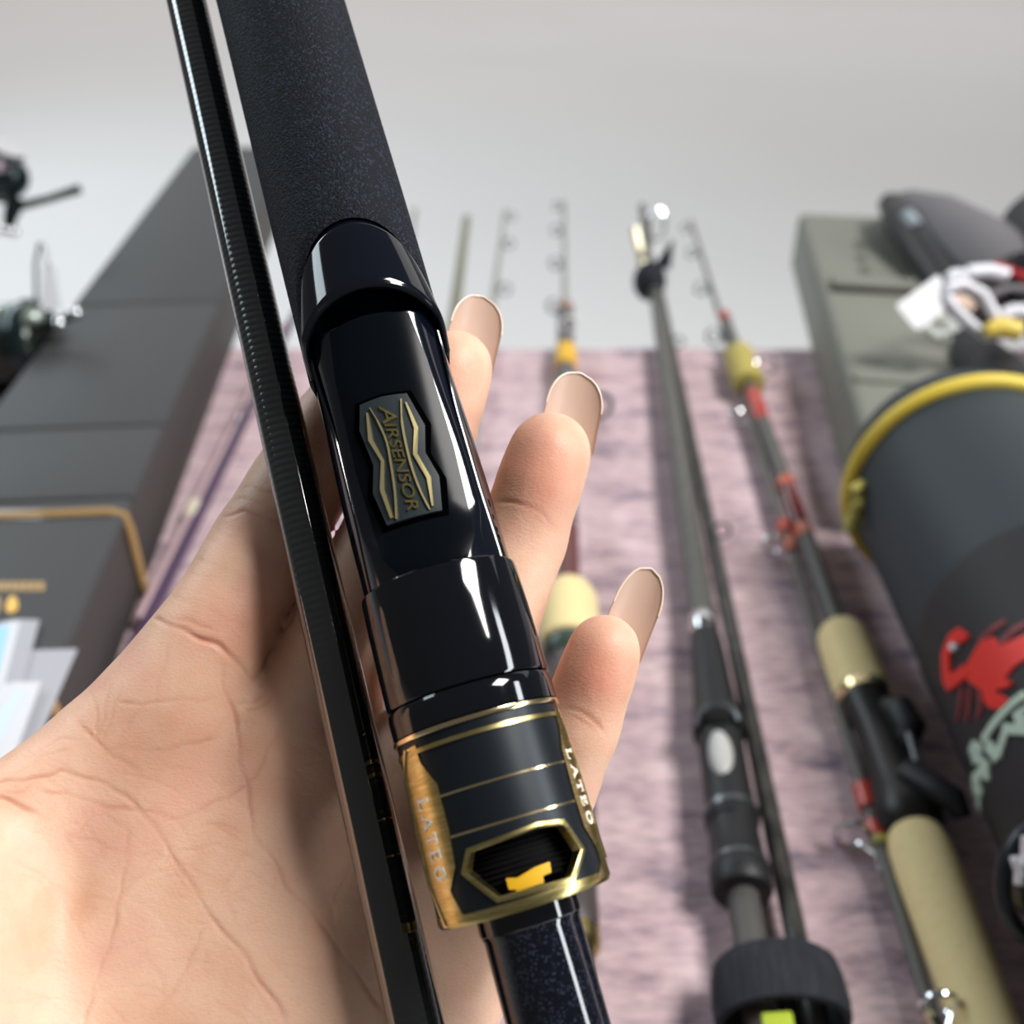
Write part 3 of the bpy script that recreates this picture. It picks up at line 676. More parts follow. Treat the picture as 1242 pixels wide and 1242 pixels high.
def nail(base, tipp, wid, skew=0.0, sag=0.16):
    a = np.array(cp(*base)); b = np.array(cp(*tipp)); ax = b - a; L = np.linalg.norm(ax); ax /= L
    vw = -(a + b) / 2; vw -= ax * (vw @ ax); vw /= np.linalg.norm(vw)       # towards the camera
    wv = np.cross(ax, vw)
    wv = wv * (1 if wv[0] > 0 else -1)
    wv = wv * math.cos(skew) - vw * math.sin(skew) ; vw = np.cross(wv, ax); vw *= (1 if vw[2] > 0 else -1)
    V = []; Fc = []; nu, nvv = 16, 22; edge = []
    for side in (0, 1):
        for j in range(nvv + 1):
            v = j / nvv; half = wid / 2 * (1 if v < .45 else math.sqrt(max(0.0, 1 - ((v - .45) / .55) ** 2.5))); half = max(half, wid * 0.03)
            for i in range(nu + 1):
                u = -1 + 2 * i / nu; q = u * half
                p = a + ax * (L * v) + wv * q + vw * (wid * sag * 4 * (q / wid) ** 2 - 0.0008 * math.sin(v * 2.2)) - vw * (0.00045 * side)
                V.append(p)
    n1 = (nu + 1) * (nvv + 1)
    for side in (0, 1):
        for j in range(nvv):
            for i in range(nu):
                k = side * n1 + j * (nu + 1) + i; q = (k, k + 1, k + nu + 2, k + nu + 1); Fc.append(q if side == 0 else q[::-1])
    bd = [j * (nu + 1) for j in range(nvv + 1)] + [nvv * (nu + 1) + i for i in range(1, nu + 1)] + [j * (nu + 1) + nu for j in range(nvv - 1, -1, -1)] + list(range(nu - 1, 0, -1))
    for k in range(len(bd)): i, j = bd[k], bd[(k + 1) % len(bd)]; Fc.append((j, i, i + n1, j + n1))
    o = mesh_obj('fingernail', V, Fc, NAILM, person)
    pts = [V[k] for k in bd[nvv // 2: -(nvv // 2 + nu)]]
    MB().tube(pts, 0.0002, 6).build('free_edge', TIPM, o)
nail((683, 545, .1800), (705, 452, .1815), 0.0102, 0.25)
nail((748, 792, .1700), (791, 690, .1715), 0.0080, 0.25)
nail((564, 445, .1860), (587, 359, .1880), 0.0098, 0.25)

# ------------------------------------------------------------------ rods laid out on the cloth
CARBON = mat('dark_carbon', (0.02, 0.021, 0.021, 1), 0.32, noise=((260, 260, 90), (0.055, 0.053, 0.047, 1), 0.4, 0.6))
GREYCARBON = mat('grey_carbon', rgb(92, 92, 88), 0.35, noise=((900, 900, 260), rgb(74, 74, 72), 0.45, 0.55))
MATTBLACK = mat('matt_black', (0.012, 0.013, 0.015, 1), 0.5)
RUBBERBLACK = mat('black_neoprene', (0.008, 0.010, 0.015, 1), 0.85, noise=((900, 900, 60), (0.024, 0.026, 0.036, 1), 0.35, 0.7))
CORK = mat('cork', rgb(234, 214, 160), 0.75, noise=((300, 300, 300), rgb(226, 204, 146), 0.5, 0.75))
REDWRAP = mat('red_thread_wrap', rgb(178, 50, 34), 0.3, coat=0.6)
ORANGEWRAP = mat('orange_thread_wrap', rgb(190, 84, 44), 0.3, coat=0.6)
MAROON = mat('maroon_blank', rgb(92, 30, 32), 0.25, coat=0.6)
YELLOWWRAP = mat('yellow_band', rgb(196, 172, 84), 0.6, noise=(220, rgb(146, 150, 84), 0.42, 0.62))
CHROME = mat('chrome', (0.75, 0.77, 0.80, 1), 0.14, 1.0)
GREYMETAL = mat('grey_metal', (0.16, 0.17, 0.18, 1), 0.3, 0.8)
OLIVE = mat('olive_blank', rgb(112, 112, 92), 0.4)
PALEROD = mat('pale_grey_blank', rgb(142, 142, 138), 0.4)
PURPLE = mat('purple_blank', rgb(72, 54, 80), 0.3)
PALEPINK = mat('pale_pink_blank', rgb(196, 168, 174), 0.3)
CREAM = mat('cream_bead', rgb(214, 204, 184), 0.4)
ROD_R = 0.0125
class Rod:
    def __init__(s, name, label, top, bottom, h0=0.013, h1=0.013, group=None, cat='fishing rod'):
        s.p0 = tb(*top, h0); s.p1 = tb(*bottom, h1); s.M = frame(s.p0, s.p1)
        s.t = thing(name, label, cat, s.M, group)
    def s(s, py): return along(s.p0, s.p1, py)
    def depth(s, py): d = s.s(py); return depth_at(s.M @ Vector((0, 0, -d)))
    def r(s, py, wpx): return wpx / 2 * s.depth(py) / F
    def lathe(s, name, prof, m, parent=None, n=24):         # prof: (row, width in px)
        return MB().lathe([(max(1e-5, s.r(y, w_)), -s.s(y)) for y, w_ in prof], n).build(name, m, parent or s.t)
    def tube_mm(s, name, y0, y1, r0, r1, m, parent=None):    # radii in mm
        a, b = s.s(y0), s.s(y1)
        return MB().lathe([(1e-5, -a + 1e-4), (r0 * mm, -a), (r1 * mm, -b), (1e-5, -b - 1e-4)], 20).build(name, m, parent or s.t)
    def guide(s, py, size, ang, m=CHROME, stand=0.006, ring=None):
        """line guide: ring, frame legs and foot; ang turns it round the blank (0 = towards the camera)"""
        d = s.s(py); a = math.radians(ang); o = Vector((math.sin(a), -math.cos(a), 0)); R = Matrix.Rotation(a, 4, 'Z')
        c = Vector((0, 0, -d)) + o * (stand + size); side = Vector((math.cos(a), math.sin(a), 0))
        ring_pts = [c + (side * math.cos(q) + o * math.sin(q)) * size for q in [2 * math.pi * i / 18 for i in range(18)]]
        g = MB().tube(ring_pts, size * 0.2, 8, True)
        for sg in (-1, 1): g.tube([c + side * sg * size * 0.8 - o * size * 0.55, Vector((0, 0, -d - size * 1.4)) + o * 0.0025 + side * sg * 0.0008, Vector((0, 0, -d - size * 2.6)) + o * 0.0028], size * 0.14, 6)
        return g.build('line_guide', m, s.t)

# rod with the black tie ball: thick butt section and slim tip section side by side
rA = Rod('fishing_rod', 'black rod with grey reel seat and short black foregrip, tied with a round black knob', (779, 250), (912, 1160), 0.014, 0.014)
rA.lathe('blank', [(250, 1), (251, 9), (420, 17), (600, 27), (752, 30), (753, 1)], GREYCARBON)
rA.lathe('ferrule', [(748, 28), (750, 33), (764, 33), (768, 28)], CHROME)
rA.lathe('foregrip', [(766, 20), (770, 34), (785, 40), (830, 48), (866, 54), (870, 40)], MATTBLACK)
hA = rA.lathe('reel_seat', [(862, 40), (864, 58), (880, 64), (892, 64), (893, 54), (960, 58), (985, 62), (1000, 66), (1003, 60), (1050, 66), (1054, 74), (1080, 76), (1084, 70), (1086, 46)], MATTBLACK)
d0, d1 = rA.s(876), rA.s(898); r_ = rA.r(885, 64); VOID = mat('opening_shade_black', (0.001, 0.001, 0.001, 1), 0.9)
MB().sphere((0, -r_ * 0.72, -(d0 * .45 + d1 * .55)), r_ * 0.62, 12, (1.0, 0.62, 0.8)).build('hood_opening_shade', VOID, hA)  # solid black ball stands for the shade inside the hood's mouth
MB().tube([(r_ * 0.78 * math.cos(a), -r_ * 0.78 - r_ * 0.1 * math.sin(a), -d1 + (d1 - d0) * (0.1 + 0.9 * math.sin(a))) for a in [math.pi * i / 14 for i in range(15)]], 0.0011, 8).build('hood_lip', GREYMETAL, hA)
d0, d1 = rA.s(902), rA.s(962)
MB().sphere((-r_ * 0.05, -r_ * 0.62, -(d0 + d1) / 2), 1.0, 12, (r_ * 0.46, r_ * 0.42, (d1 - d0) * 0.52)).build('foot_rest', mat('silver_grey_plate', rgb(186, 186, 184), 0.4), hA)
rA.lathe('seat_ring', [(984, 60), (985, 67), (992, 68), (993, 60)], GREYMETAL, hA); rA.lathe('seat_ring', [(1048, 66), (1050, 72), (1056, 74), (1058, 66)], GREYMETAL, hA)
rA.lathe('rear_blank', [(1084, 36), (1086, 38), (1150, 42), (1300, 46), (1420, 46)], mat('grey_matt_blank', rgb(80, 78, 76), 0.55))
rB = Rod('rod_tip_section', 'slim checked carbon tip section tied beside the grey reel seat', (795, 330), (975, 1180), 0.012, 0.012)
rB.lathe('blank', [(330, 5), (332, 10), (420, 11), (600, 16), (800, 20), (1000, 25), (1180, 28), (1400, 32)], CARBON)
rB.guide(652, 0.0045, 60, GREYMETAL, 0.002); rB.guide(420, 0.004, 70, GREYMETAL, 0.002)
# round tie knob with a small fin and the guide tangle above it
kc = pw(788, 341, rA.depth(345) - 0.004); kr = 21 * rA.depth(345) / F
kn = thing('rod_tie', 'round black neoprene knob strapping the tops of the black rod sections', 'rod tie', Matrix.Translation(kc))
MB().sphere((0, 0, 0), kr, 16, (0.95, 1.0, 1.15)).build('knob', RUBBERBLACK, kn)
MB().lathe([(1e-5, 0.02), (0.006, 0.0), (0.007, -0.004)], 12, Matrix.Translation((0.011, 0.0, 0.017)) @ Matrix.Rotation(0.3, 4, 'Y')).build('fin', RUBBERBLACK, kn)
ct = thing('line_guide_cluster', 'chrome and gold tip guides glinting above the round black knob', 'line guide', Matrix.Translation(pw(782, 300, rA.depth(300))))
I_ = ct.matrix_world.inverted(); dd = rA.depth(300)
q = lambda x, y, o=0: I_ @ pw(x, y, dd + o)
MB().tube([q(770, 277), q(773, 295), q(779, 322)], 0.0036, 8).build('guide_leg', mat('champagne_metal', rgb(238, 226, 190), 0.25, 0.7), ct)
MB().tube([q(797 + 9 * math.cos(a), 272 + 20 * math.sin(a), .004) for a in [i * math.pi / 9 for i in range(18)]], 0.0014, 8, True).build('guide_ring', CHROME, ct)
MB().tube([q(792, 300), q(793, 318), q(790, 330)], 0.004, 8).build('guide_foot', mat('white_plastic', (0.8, 0.8, 0.82, 1), 0.35), ct)
# neoprene strap round both sections, near the frame's foot
sp = rA.M @ Vector((0, 0, -rA.s(1150))); cxy = tb(938, 1168, 0.017); Ms = frame(cxy, cxy + (rA.p1 - rA.p0).normalized() * 0.1)
st = thing('rod_strap', 'wide ribbed black neoprene band binding the black rod sections', 'strap', Ms)
ww = 74 * depth_at(cxy) / F; V = []; Fc = []; n = 40; rows = [(0.92, 0.0), (1.0, -0.002), (1.06, -0.010), (1.08, -0.020), (1.05, -0.027), (0.94, -0.0275), (0.9, -0.022), (0.88, -0.004), (0.9, 0.0)]
rows = [(k, z * 0.74) for k, z in rows]
for k, z in rows:
    for i in range(n): a = 2 * math.pi * i / n; V.append((ww * k * math.cos(a), 0.014 * k * math.sin(a), z))
for j in range(len(rows) - 1):
    for i in range(n): i2 = (i + 1) % n; Fc.append((j * n + i, j * n + i2, (j + 1) * n + i2, (j + 1) * n + i))
mesh_obj('band', V, Fc, RUBBERBLACK, st, True, 50)
MB().box((-0.006, -0.0110, -0.032), (0.003, -0.0070, -0.0225), bev=0.001).build('hook_tab', mat('lime_tab', rgb(178, 196, 60), 0.5), st)

# rod with cork grips, red wraps and a trigger seat
rC = Rod('fishing_rod', 'cork handled rod with black trigger reel seat and red wrapped dark blank', (876, 378), (1194, 1242), 0.014, 0.014)
rC.lathe('blank', [(383, 1), (384, 12), (470, 17), (560, 19), (660, 22), (764, 25), (765, 1)], GREYCARBON)
for y0, y1, m_ in ((381, 389, REDWRAP), (476, 512, REDWRAP), (583, 592, ORANGEWRAP), (592, 640, MAROON), (640, 654, ORANGEWRAP), (758, 766, ORANGEWRAP)):
    wA = 13 + (y0 - 380) * 0.035; rC.lathe('thread_wrap', [(y0, wA - 3), (y0 + 1, wA + 1), (y1 - 1, wA + 2), (y1, wA - 1)], m_)
rC.lathe('yellow_band', [(428, 14), (429, 32), (430, 34), (466, 38), (468, 37), (469, 16)], YELLOWWRAP)
rC.lathe('foregrip', [(763, 30), (765, 46), (770, 56), (780, 62), (810, 66), (843, 68), (846, 60)], CORK)
rC.lathe('grip_ring', [(842, 60), (843, 69), (851, 70), (853, 60)], PALEGOLD)
sC = rC.lathe('reel_seat', [(850, 60), (851, 64), (862, 60), (880, 50), (900, 52), (940, 60), (970, 70), (990, 84), (1003, 80), (1012, 60)], mat('black_brown_seat', (0.012, 0.0105, 0.010, 1), 0.42))
dA, dB = rC.s(866), rC.s(915); rs = rC.r(890, 54)
MB().tube([(rs * 0.6, -rs * 0.3, -dA), (rs * 1.2, -rs * 0.5, -(dA * .7 + dB * .3)), (rs * 1.35, -rs * 0.4, -(dA * .3 + dB * .7)), (rs * 0.9, 0, -dB)], [0.004, 0.0068, 0.0068, 0.004], 12).build('hood', MATTBLACK, sC)
MB().tube([(rs * 1.25, -rs * 0.6, -rC.s(910)), (rs * 1.1, -rs * 0.7, -rC.s(950))], 0.0016, 8).build('hood_bolt', GREYMETAL, sC)
MB().tube([(rs * 0.6, -rs * 0.9, -rC.s(960)), (rs * 1.3, -rs * 1.0, -rC.s(985)), (rs * 1.9, -rs * 0.8, -rC.s(1000)), (rs * 2.0, -rs * 0.3, -rC.s(1012))], [0.006, 0.0055, 0.0048, 0.003], 12).build('trigger', MATTBLACK, sC)
rC.lathe('rear_grip', [(1003, 30), (1006, 52), (1014, 66), (1030, 76), (1060, 80), (1120, 80), (1242, 80), (1400, 80), (1405, 40)], CORK)
# its slim tip section with guides
rD = Rod('rod_tip_section', 'slim grey tip section with red and orange wraps beside the cork handle', (838, 268), (1140, 1262), 0.010, 0.010)
rD.lathe('blank', [(268, 4), (400, 7), (520, 11), (700, 13), (900, 15), (1100, 18), (1262, 20)], mat('fine_grey_blank', rgb(92, 90, 86), 0.4))
for y0, y1, m_ in ((634, 648, REDWRAP), (655, 671, ORANGEWRAP), (953, 982, REDWRAP), (998, 1020, REDWRAP), (1018, 1028, YELLOWWRAP)):
    wA = 13 + (y0 - 600) * 0.024; rD.lathe('thread_wrap', [(y0, wA - 3), (y0 + 1, wA + 4), (y1 - 1, wA + 4), (y1, wA)], m_)
for y, sz, an in ((275, .004, -80), (305, .0045, -80), (348, .005, -80), (405, .0055, -80), (505, .005, -75), (660, .0055, -75), (1012, .0062, -75)): rD.guide(y, sz, an, GREYMETAL if y < 450 else CHROME, 0.003)
gdC = rC.guide(452, 0.0075, 95, CHROME, 0.006)
# upright silver guide at the frame's foot
rD.guide(1238, 0.0055, 20, CHROME, 0.003)

# rod behind the fingers
rE = Rod('fishing_rod', 'cork handled rod with yellow banded grey blank, behind the ring and little fingers', (684, 245), (696, 1242), 0.014, 0.014)
rE.lathe('tip_blank', [(245, 5), (375, 8), (380, 6)], PALEROD); rE.lathe('blank', [(374, 10), (376, 19), (430, 22), (470, 22), (520, 22), (716, 26), (718, 1)], mat('slate_blank', rgb(92, 90, 94), 0.4))
rE.lathe('thread_wrap', [(372, 14), (373, 21), (380, 21), (381, 14)], mat('brown_wrap', rgb(150, 120, 104), 0.4))
rE.lathe('yellow_band', [(424, 16), (425, 26), (447, 28), (448, 18)], YELLOW); rE.lathe('thread_wrap', [(640, 20), (641, 27), (712, 29), (714, 20)], MAROON)
rE.lathe('foregrip', [(716, 40), (719, 56), (728, 68), (745, 72), (785, 74), (788, 60)], CORK)
rE.lathe('grip_ring', [(785, 62), (788, 68), (798, 66), (802, 54)], mat('dark_green_ring', rgb(60, 74, 66), 0.3))
rE.lathe('reel_seat', [(800, 50), (806, 54), (900, 60), (960, 60), (1090, 62), (1100, 64), (1140, 66), (1150, 50)], mat('dusky_seat', rgb(72, 66, 66), 0.35))
rE.lathe('seat_ring', [(1128, 60), (1132, 68), (1150, 68), (1156, 56)], GOLD)
rE.lathe('rear_grip', [(1150, 40), (1156, 52), (1300, 56), (1302, 30)], MATTBLACK)
for y, sz, an in ((250, .004, -85), (280, .0045, -85), (320, .005, -85), (372, .0055, -85)): rE.guide(y, sz, an, GREYMETAL, 0.003)
rE.guide(407, 0.0055, 15, mat('pale_ring', (0.8, 0.8, 0.8, 1), 0.3), 0.004); rE.guide(491, 0.0085, 92, GREYMETAL, 0.012)
rF = Rod('fishing_rod', 'plain olive grey rod blank reaching past the middle fingertip', (566, 265), (484, 900), 0.007, 0.007)
rF.lathe('blank', [(265, 9), (380, 14), (600, 20), (900, 26)], OLIVE)
rG = Rod('fishing_rod', 'pale thin rod with small guides beside the plain olive blank', (613, 255), (527, 900), 0.006, 0.006)
rG.lathe('blank', [(255, 4), (360, 8), (640, 12), (900, 16)], PALEROD)
for y, sz in ((262, .004), (295, .0045), (350, .005)): rG.guide(y, sz, 85, GREYMETAL, 0.003)
rH = Rod('fishing_rod', 'dark grey rod tip half hidden beside the foam grip', (503, 255), (434, 800), 0.006, 0.006)
rH.lathe('blank', [(255, 6), (600, 12), (800, 15)], PALEROD)
rI = Rod('fishing_rod', 'purple rod blank lying between the index finger and the dark box', (372, 352), (115, 888), 0.007, 0.007)
rI.lathe('blank', [(352, 8), (600, 14), (888, 20)], PURPLE)
rJ = Rod('rod_tip_section', 'pale pink slim section with cream bead and guide beside the purple blank', (344, 395), (170, 755), 0.006, 0.006)
rJ.lathe('blank', [(395, 8), (600, 15), (755, 19)], PALEPINK)
rJ.lathe('bead', [(612, 14), (614, 22), (628, 23), (631, 14)], CREAM); rJ.guide(512, 0.005, 10, CHROME, 0.003); rJ.lathe('bead', [(726, 12), (730, 17), (738, 17), (742, 12)], CHROME)

# ------------------------------------------------------------------ left: lidded box, reels, leaflets
def yaw(d): return Matrix.Rotation(math.radians(d), 4, 'Z')
bx_c = tb(176, 726, 0)                    # foot of the right flank at the gold band
BW, BH = 0.098, 0.049
BM = Matrix.Translation((bx_c.x, bx_c.y, TABLE + 0.0012)) @ yaw(4.7)
lb = thing('tackle_case', 'long dark grey box with gold bands and crosswise seams, under the leaflets', 'box', BM)
GREYBOX = mat('dark_grey_board', rgb(63, 64, 66), 0.62, bump=(800, 0.15, 0.0004))
GREYSIDE = mat('charcoal_board', rgb(60, 56, 55), 0.62)
OCHRE = mat('ochre_gilt_band', rgb(176, 142, 92), 0.45, 0.15)
yf = 0.74; ynr = -0.22
MB().box((-BW, ynr, 0), (-0.0012, yf, BH - 0.001), bev=0.003).build('body', GREYSIDE, lb)
def lid_at(py): t = tb(150, py, BH); return (BM.inverted() @ t).y
segs = [ynr, lid_at(612) + 0.004, lid_at(520), lid_at(372), yf]
for a, b in zip(segs[:-1], segs[1:]): MB().box((-BW - 0.0006, a + 0.0012, BH - 0.004), (0.0004, b - 0.0012, BH + 0.001), bev=0.0016).build('lid_panel', GREYBOX, lb)
for a in segs[2:4]: MB().box((-BW + 0.004, a - 0.0016, BH - 0.004), (-0.006, a + 0.0016, BH - 0.0012)).build('seam', DARKVOID, lb, False)
for yb in (0.0, lid_at(835)):
    w2 = 0.0036
    g = MB().tube([(-BW - 0.0012, yb, 0.002), (-BW - 0.0012, yb, BH - 0.004), (-BW + 0.004, yb, BH + 0.0012), (-0.006, yb - 0.0, BH + 0.0012), (0.0, yb - 0.001, BH - 0.0005), (0.0008, yb - 0.001, BH - 0.008), (0.0008, yb, 0.002)], w2 * 0.62, 8)
    g.build('gold_band', OCHRE, lb)
def boxtop(px, py): v = BM.inverted() @ tb(px, py, BH + 0.001); return v.x, v.y
def mark(name, x0, y0, x1, y1, m):
    ps = [boxtop(x0, y0), boxtop(x1, y0), boxtop(x1, y1), boxtop(x0, y1)]; V = [(p[0], p[1], BH + 0.0010) for p in ps] + [(p[0], p[1], BH + 0.0014) for p in ps]
    mesh_obj(name, V, [(4, 5, 6, 7), (0, 1, 5, 4), (1, 2, 6, 5), (2, 3, 7, 6), (3, 0, 4, 7)], m, lb, False)
mark('silver_line', -30, 622, 52, 633, mat('silver_print', rgb(150, 152, 156), 0.4))
GILT = mat('gilt_print', rgb(178, 146, 92), 0.4)
for i in range(9):
    x0 = -24 + i * 9; mark('printed_letter', x0, 709, x0 + 6.5, 720, GILT)
v_ = [boxtop(x, y) for x, y in ((8, 742), (11, 730), (17, 726), (22, 731), (23, 740), (18, 746), (11, 747))]
sheet('printed_numeral', v_, lambda x, y, h: (x, y, BH + h), 0.001, 0.0016, 0.002, mat('bright_gilt_print', rgb(232, 186, 84), 0.4), lb)
v_ = [boxtop(x, y) for x, y in ((-8, 746), (-8, 728), (0, 727), (2, 736), (-1, 747))]
sheet('printed_numeral', v_, lambda x, y, h: (x, y, BH + h), 0.001, 0.0016, 0.002, GILT, lb)
# leaflets on the box
def leaflet(label, pts, h, mats, grp='leaflets on the dark box'):
    P = [tb(x, y, BH + h) for x, y in pts]; c = P[0]; M = Matrix.Translation(c)
    t = thing('leaflet', label, 'leaflet', M, grp); n = len(P)
    V = [p - c for p in P] + [p - c + Vector((0, 0, 0.0005)) for p in P]
    mesh_obj('sheet', V, [tuple(range(n - 1, -1, -1)), tuple(range(n, 2 * n))] + [(i, (i + 1) % n, n + (i + 1) % n, n + i) for i in range(n)], mats, t, False); return t, c
PAPER = mat('white_paper', (0.66, 0.67, 0.71, 1), 0.5); PAPER2 = mat('greyish_paper', rgb(170, 170, 178), 0.5)
leaflet('greyish white leaflet with a crease, lowest of the fan on the box', [(94, 788), (20, 790), (-60, 870), (-60, 1010), (20, 960)], 0.0024, PAPER2)
t, c = leaflet('white leaflet with a sky blue stripe, rear of the fan on the box', [(48, 753), (20, 752), (-10, 758), (-60, 790), (-60, 980), (2, 930)], 0.0036, PAPER2)
def stripe(t, c, pts, h, m):
    P = [tb(x, y, BH + h) - c for x, y in pts]; n = len(P)
    mesh_obj('printed_stripe', P + [p + Vector((0, 0, 0.0002)) for p in P], [tuple(range(n, 2 * n))] + [(i, (i + 1) % n, n + (i + 1) % n, n + i) for i in range(n)], m, t, False)
stripe(t, c, [(24, 755), (14, 754), (-10, 762), (-50, 800), (-50, 860), (0, 850)], 0.0042, PAPER); stripe(t, c, [(12, 760), (2, 759), (-30, 780), (-30, 840), (-2, 815)], 0.0045, mat('sky_blue_print', rgb(160, 208, 246), 0.5))
t, c = leaflet('plain white leaflet with pale blue tint, front of the fan on the box', [(50, 828), (20, 828), (-60, 845), (-60, 1030), (8, 945)], 0.0052, PAPER)
stripe(t, c, [(30, 838), (18, 838), (-30, 900), (-30, 960), (0, 900)], 0.0058, mat('ice_blue_print', rgb(206, 220, 240), 0.5))

# reels at the left edge
TEAL = mat('dark_teal_metal', (0.02, 0.032, 0.034, 1), 0.16, 0.6)
pst = thing('reel_stand', 'thin black upright post holding the spinning reel at the back', 'stand', Matrix.Translation((-0.50, 0.70, TABLE + 0.0012)))
MB().lathe([(0.035, 0), (0.035, 0.004), (0.006, 0.007), (0.004, 0.02), (0.004, 0.165)], 20).build('post', MATTBLACK, pst)
d1 = 0.80; c = pw(8, 213, d1); r1 = thing('fishing_reel', 'dark teal spinning reel with bright spool and thin black crank arm', 'reel', Matrix.Translation(c)); I_ = r1.matrix_world.inverted()
q = lambda x, y, o=0: I_ @ pw(x, y, d1 + o)
MB().sphere(q(6, 214), 27 * d1 / F, 14, (1.05, 0.9, 1.0)).build('body', TEAL, r1)
MB().lathe([(0.001, -0.012), (0.013, -0.012), (0.015, 0), (0.013, 0.012), (0.001, 0.012)], 24, Matrix.Translation(q(4, 196, -0.006)) @ Matrix.Rotation(0.5, 4, 'Y')).build('spool', CHROME, r1)
MB().tube([q(22, 240), q(14, 258), q(10, 275)], [0.007, 0.006, 0.004], 10).build('stem', TEAL, r1)
MB().tube([q(24, 250, 0.002), q(60, 241, 0.004), q(97, 229, 0.004)], [0.0035, 0.003, 0.0038], 8).build('crank_arm', MATTBLACK, r1)
kb = MB().sphere(q(16, 281, -.004), 7 * d1 / F, 10); kb.sphere(q(4, 279, -.004), 7 * d1 / F, 10); kb.build('knob', CHROME, r1)
MB().tube([q(6, 240, 0.01), Vector((-0.50, 0.70, TABLE + 0.165)) - c], 0.005, 8).build('foot', MATTBLACK, r1)
d2 = 0.66; base = tb(10, 492, 0.0); c2_ = Vector((base.x, base.y, TABLE + 0.0012))
r2 = thing('fishing_reel', 'dark green black reel with chrome knobs and a white hang tag, beside the dark box', 'reel', Matrix.Translation(c2_)); I2 = r2.matrix_world.inverted()
q = lambda x, y, o=0: I2 @ pw(x, y, d2 + o)
MB().lathe([(0.001, -0.03), (0.020, -0.03), (0.026, -0.022), (0.027, 0.022), (0.02, 0.03), (0.001, 0.03)], 28, Matrix.Translation(q(0, 425)) @ Matrix.Rotation(1.45, 4, 'Y')).build('body', mat('green_black_metal', (0.018, 0.024, 0.019, 1), 0.25, 0.5), r2)
MB().lathe([(0.001, -0.004), (0.030, -0.004), (0.031, 0.0), (0.030, 0.004), (0.001, 0.004)], 28, Matrix.Translation(q(48, 420)) @ Matrix.Rotation(1.35, 4, 'Y')).build('side_plate', TEAL, r2)
MB().sphere(q(15, 384, -.012), 0.012, 12, (1.8, 1, 0.7)).build('top_cover', mat('pale_green_metal', (0.25, 0.29, 0.26, 1), 0.25, 0.6), r2)
MB().tube([q(50, 396, -.01), q(70, 392, -.012), q(88, 382, -.012)], 0.003, 8).build('crank_arm', MATTBLACK, r2)
for x, y, rr in ((72, 393, 8), (92, 380, 8), (12, 385, 6)): MB().sphere(q(x, y, -.016), rr * d2 / F, 10).build('knob', CHROME, r2)
MB().tube([q(10, 445), q(-6, 470), q(-10, 492)], [0.014, 0.010, 0.012], 10).build('foot', MATTBLACK, r2)
MB().tube([q(40, 460), q(24, 490), q(10, 520, -.05)], [0.012, 0.010, 0.009], 10).build('handle_grip', MATTBLACK, r2)
tg = thing('hang_tag', 'small upright white tag on a grey loop by the chrome knobs', 'tag', Matrix.Translation(pw(58, 372, d2 - .01))); I3 = tg.matrix_world.inverted()
q = lambda x, y, o=0: I3 @ pw(x, y, d2 - .01 + o)
V = [q(52, 322), q(66, 323), q(74, 375), q(48, 377), q(52, 322, .001), q(66, 323, .001), q(74, 375, .001), q(48, 377, .001)]
mesh_obj('card', V, [(3, 2, 1, 0), (4, 5, 6, 7), (0, 1, 5, 4), (1, 2, 6, 5), (2, 3, 7, 6), (3, 0, 4, 7)], PAPER, tg, False)
MB().tube([q(44, 372), q(43, 320), q(48, 295), q(54, 296), q(60, 322)], 0.0013, 8).build('loop', GREYMETAL, tg)

# ------------------------------------------------------------------ right: olive case, tube bag, soft bags
cc = tb(958, 326, 0); CMx = Matrix.Translation((cc.x, cc.y, TABLE + 0.0012)) @ yaw(-8.6)
CW, CHh = 0.074, 0.050
case = thing('rod_case', 'olive grey hard rod case with rounded edges and a folded lip', 'case', CMx)
OLIVEG = mat('olive_grey_cover', rgb(120, 121, 112), 0.6, bump=(600, 0.2, 0.0004)); OLIVED = mat('dark_olive_cover', rgb(84, 84, 76), 0.65)
MB().box((0, -0.438, 0), (CW, 0, CHh), bev=0.006).build('body', OLIVEG, case)
def ctop(px, py): v = CMx.inverted() @ tb(px, py, CHh); return v.x, v.y
y1_ = ctop(1040, 352)[1]; y2_ = ctop(1060, 462)[1]
MB().box((0.008, y1_ - 0.004, CHh - 0.002), (CW + 0.001, y1_ + 0.014, CHh + 0.005), bev=0.002).build('lip', OLIVEG, case)
MB().box((0.006, y1_ - 0.009, CHh - 0.001), (CW - 0.004, y1_ - 0.003, CHh + 0.0012)).build('lip_gap_shade', DARKVOID, case, False)  # dark bar laid on the case as the shade in the slit below the lip
MB().box((0.004, y2_ - 0.006, CHh - 0.002), (CW + 0.001, y2_ + 0.004, CHh + 0.0025), bev=0.0015).build('seam_band', OLIVEG, case)
MB().tube([(CW - 0.001, 0.0, CHh - 0.001), (CW - 0.001, -0.436, CHh - 0.001)], 0.0030, 8).build('edge_piping', mat('pale_piping', rgb(176, 172, 162), 0.6), case)
for k, (x, y) in enumerate(((1045, 300), (1048, 315), (1052, 330))):
    a, b = ctop(x, y); MB().box((a - 0.006, b - 0.008, CHh), (a + 0.001, b + 0.006, CHh + 0.0006)).build('embossed_mark', OLIVED, case, False)

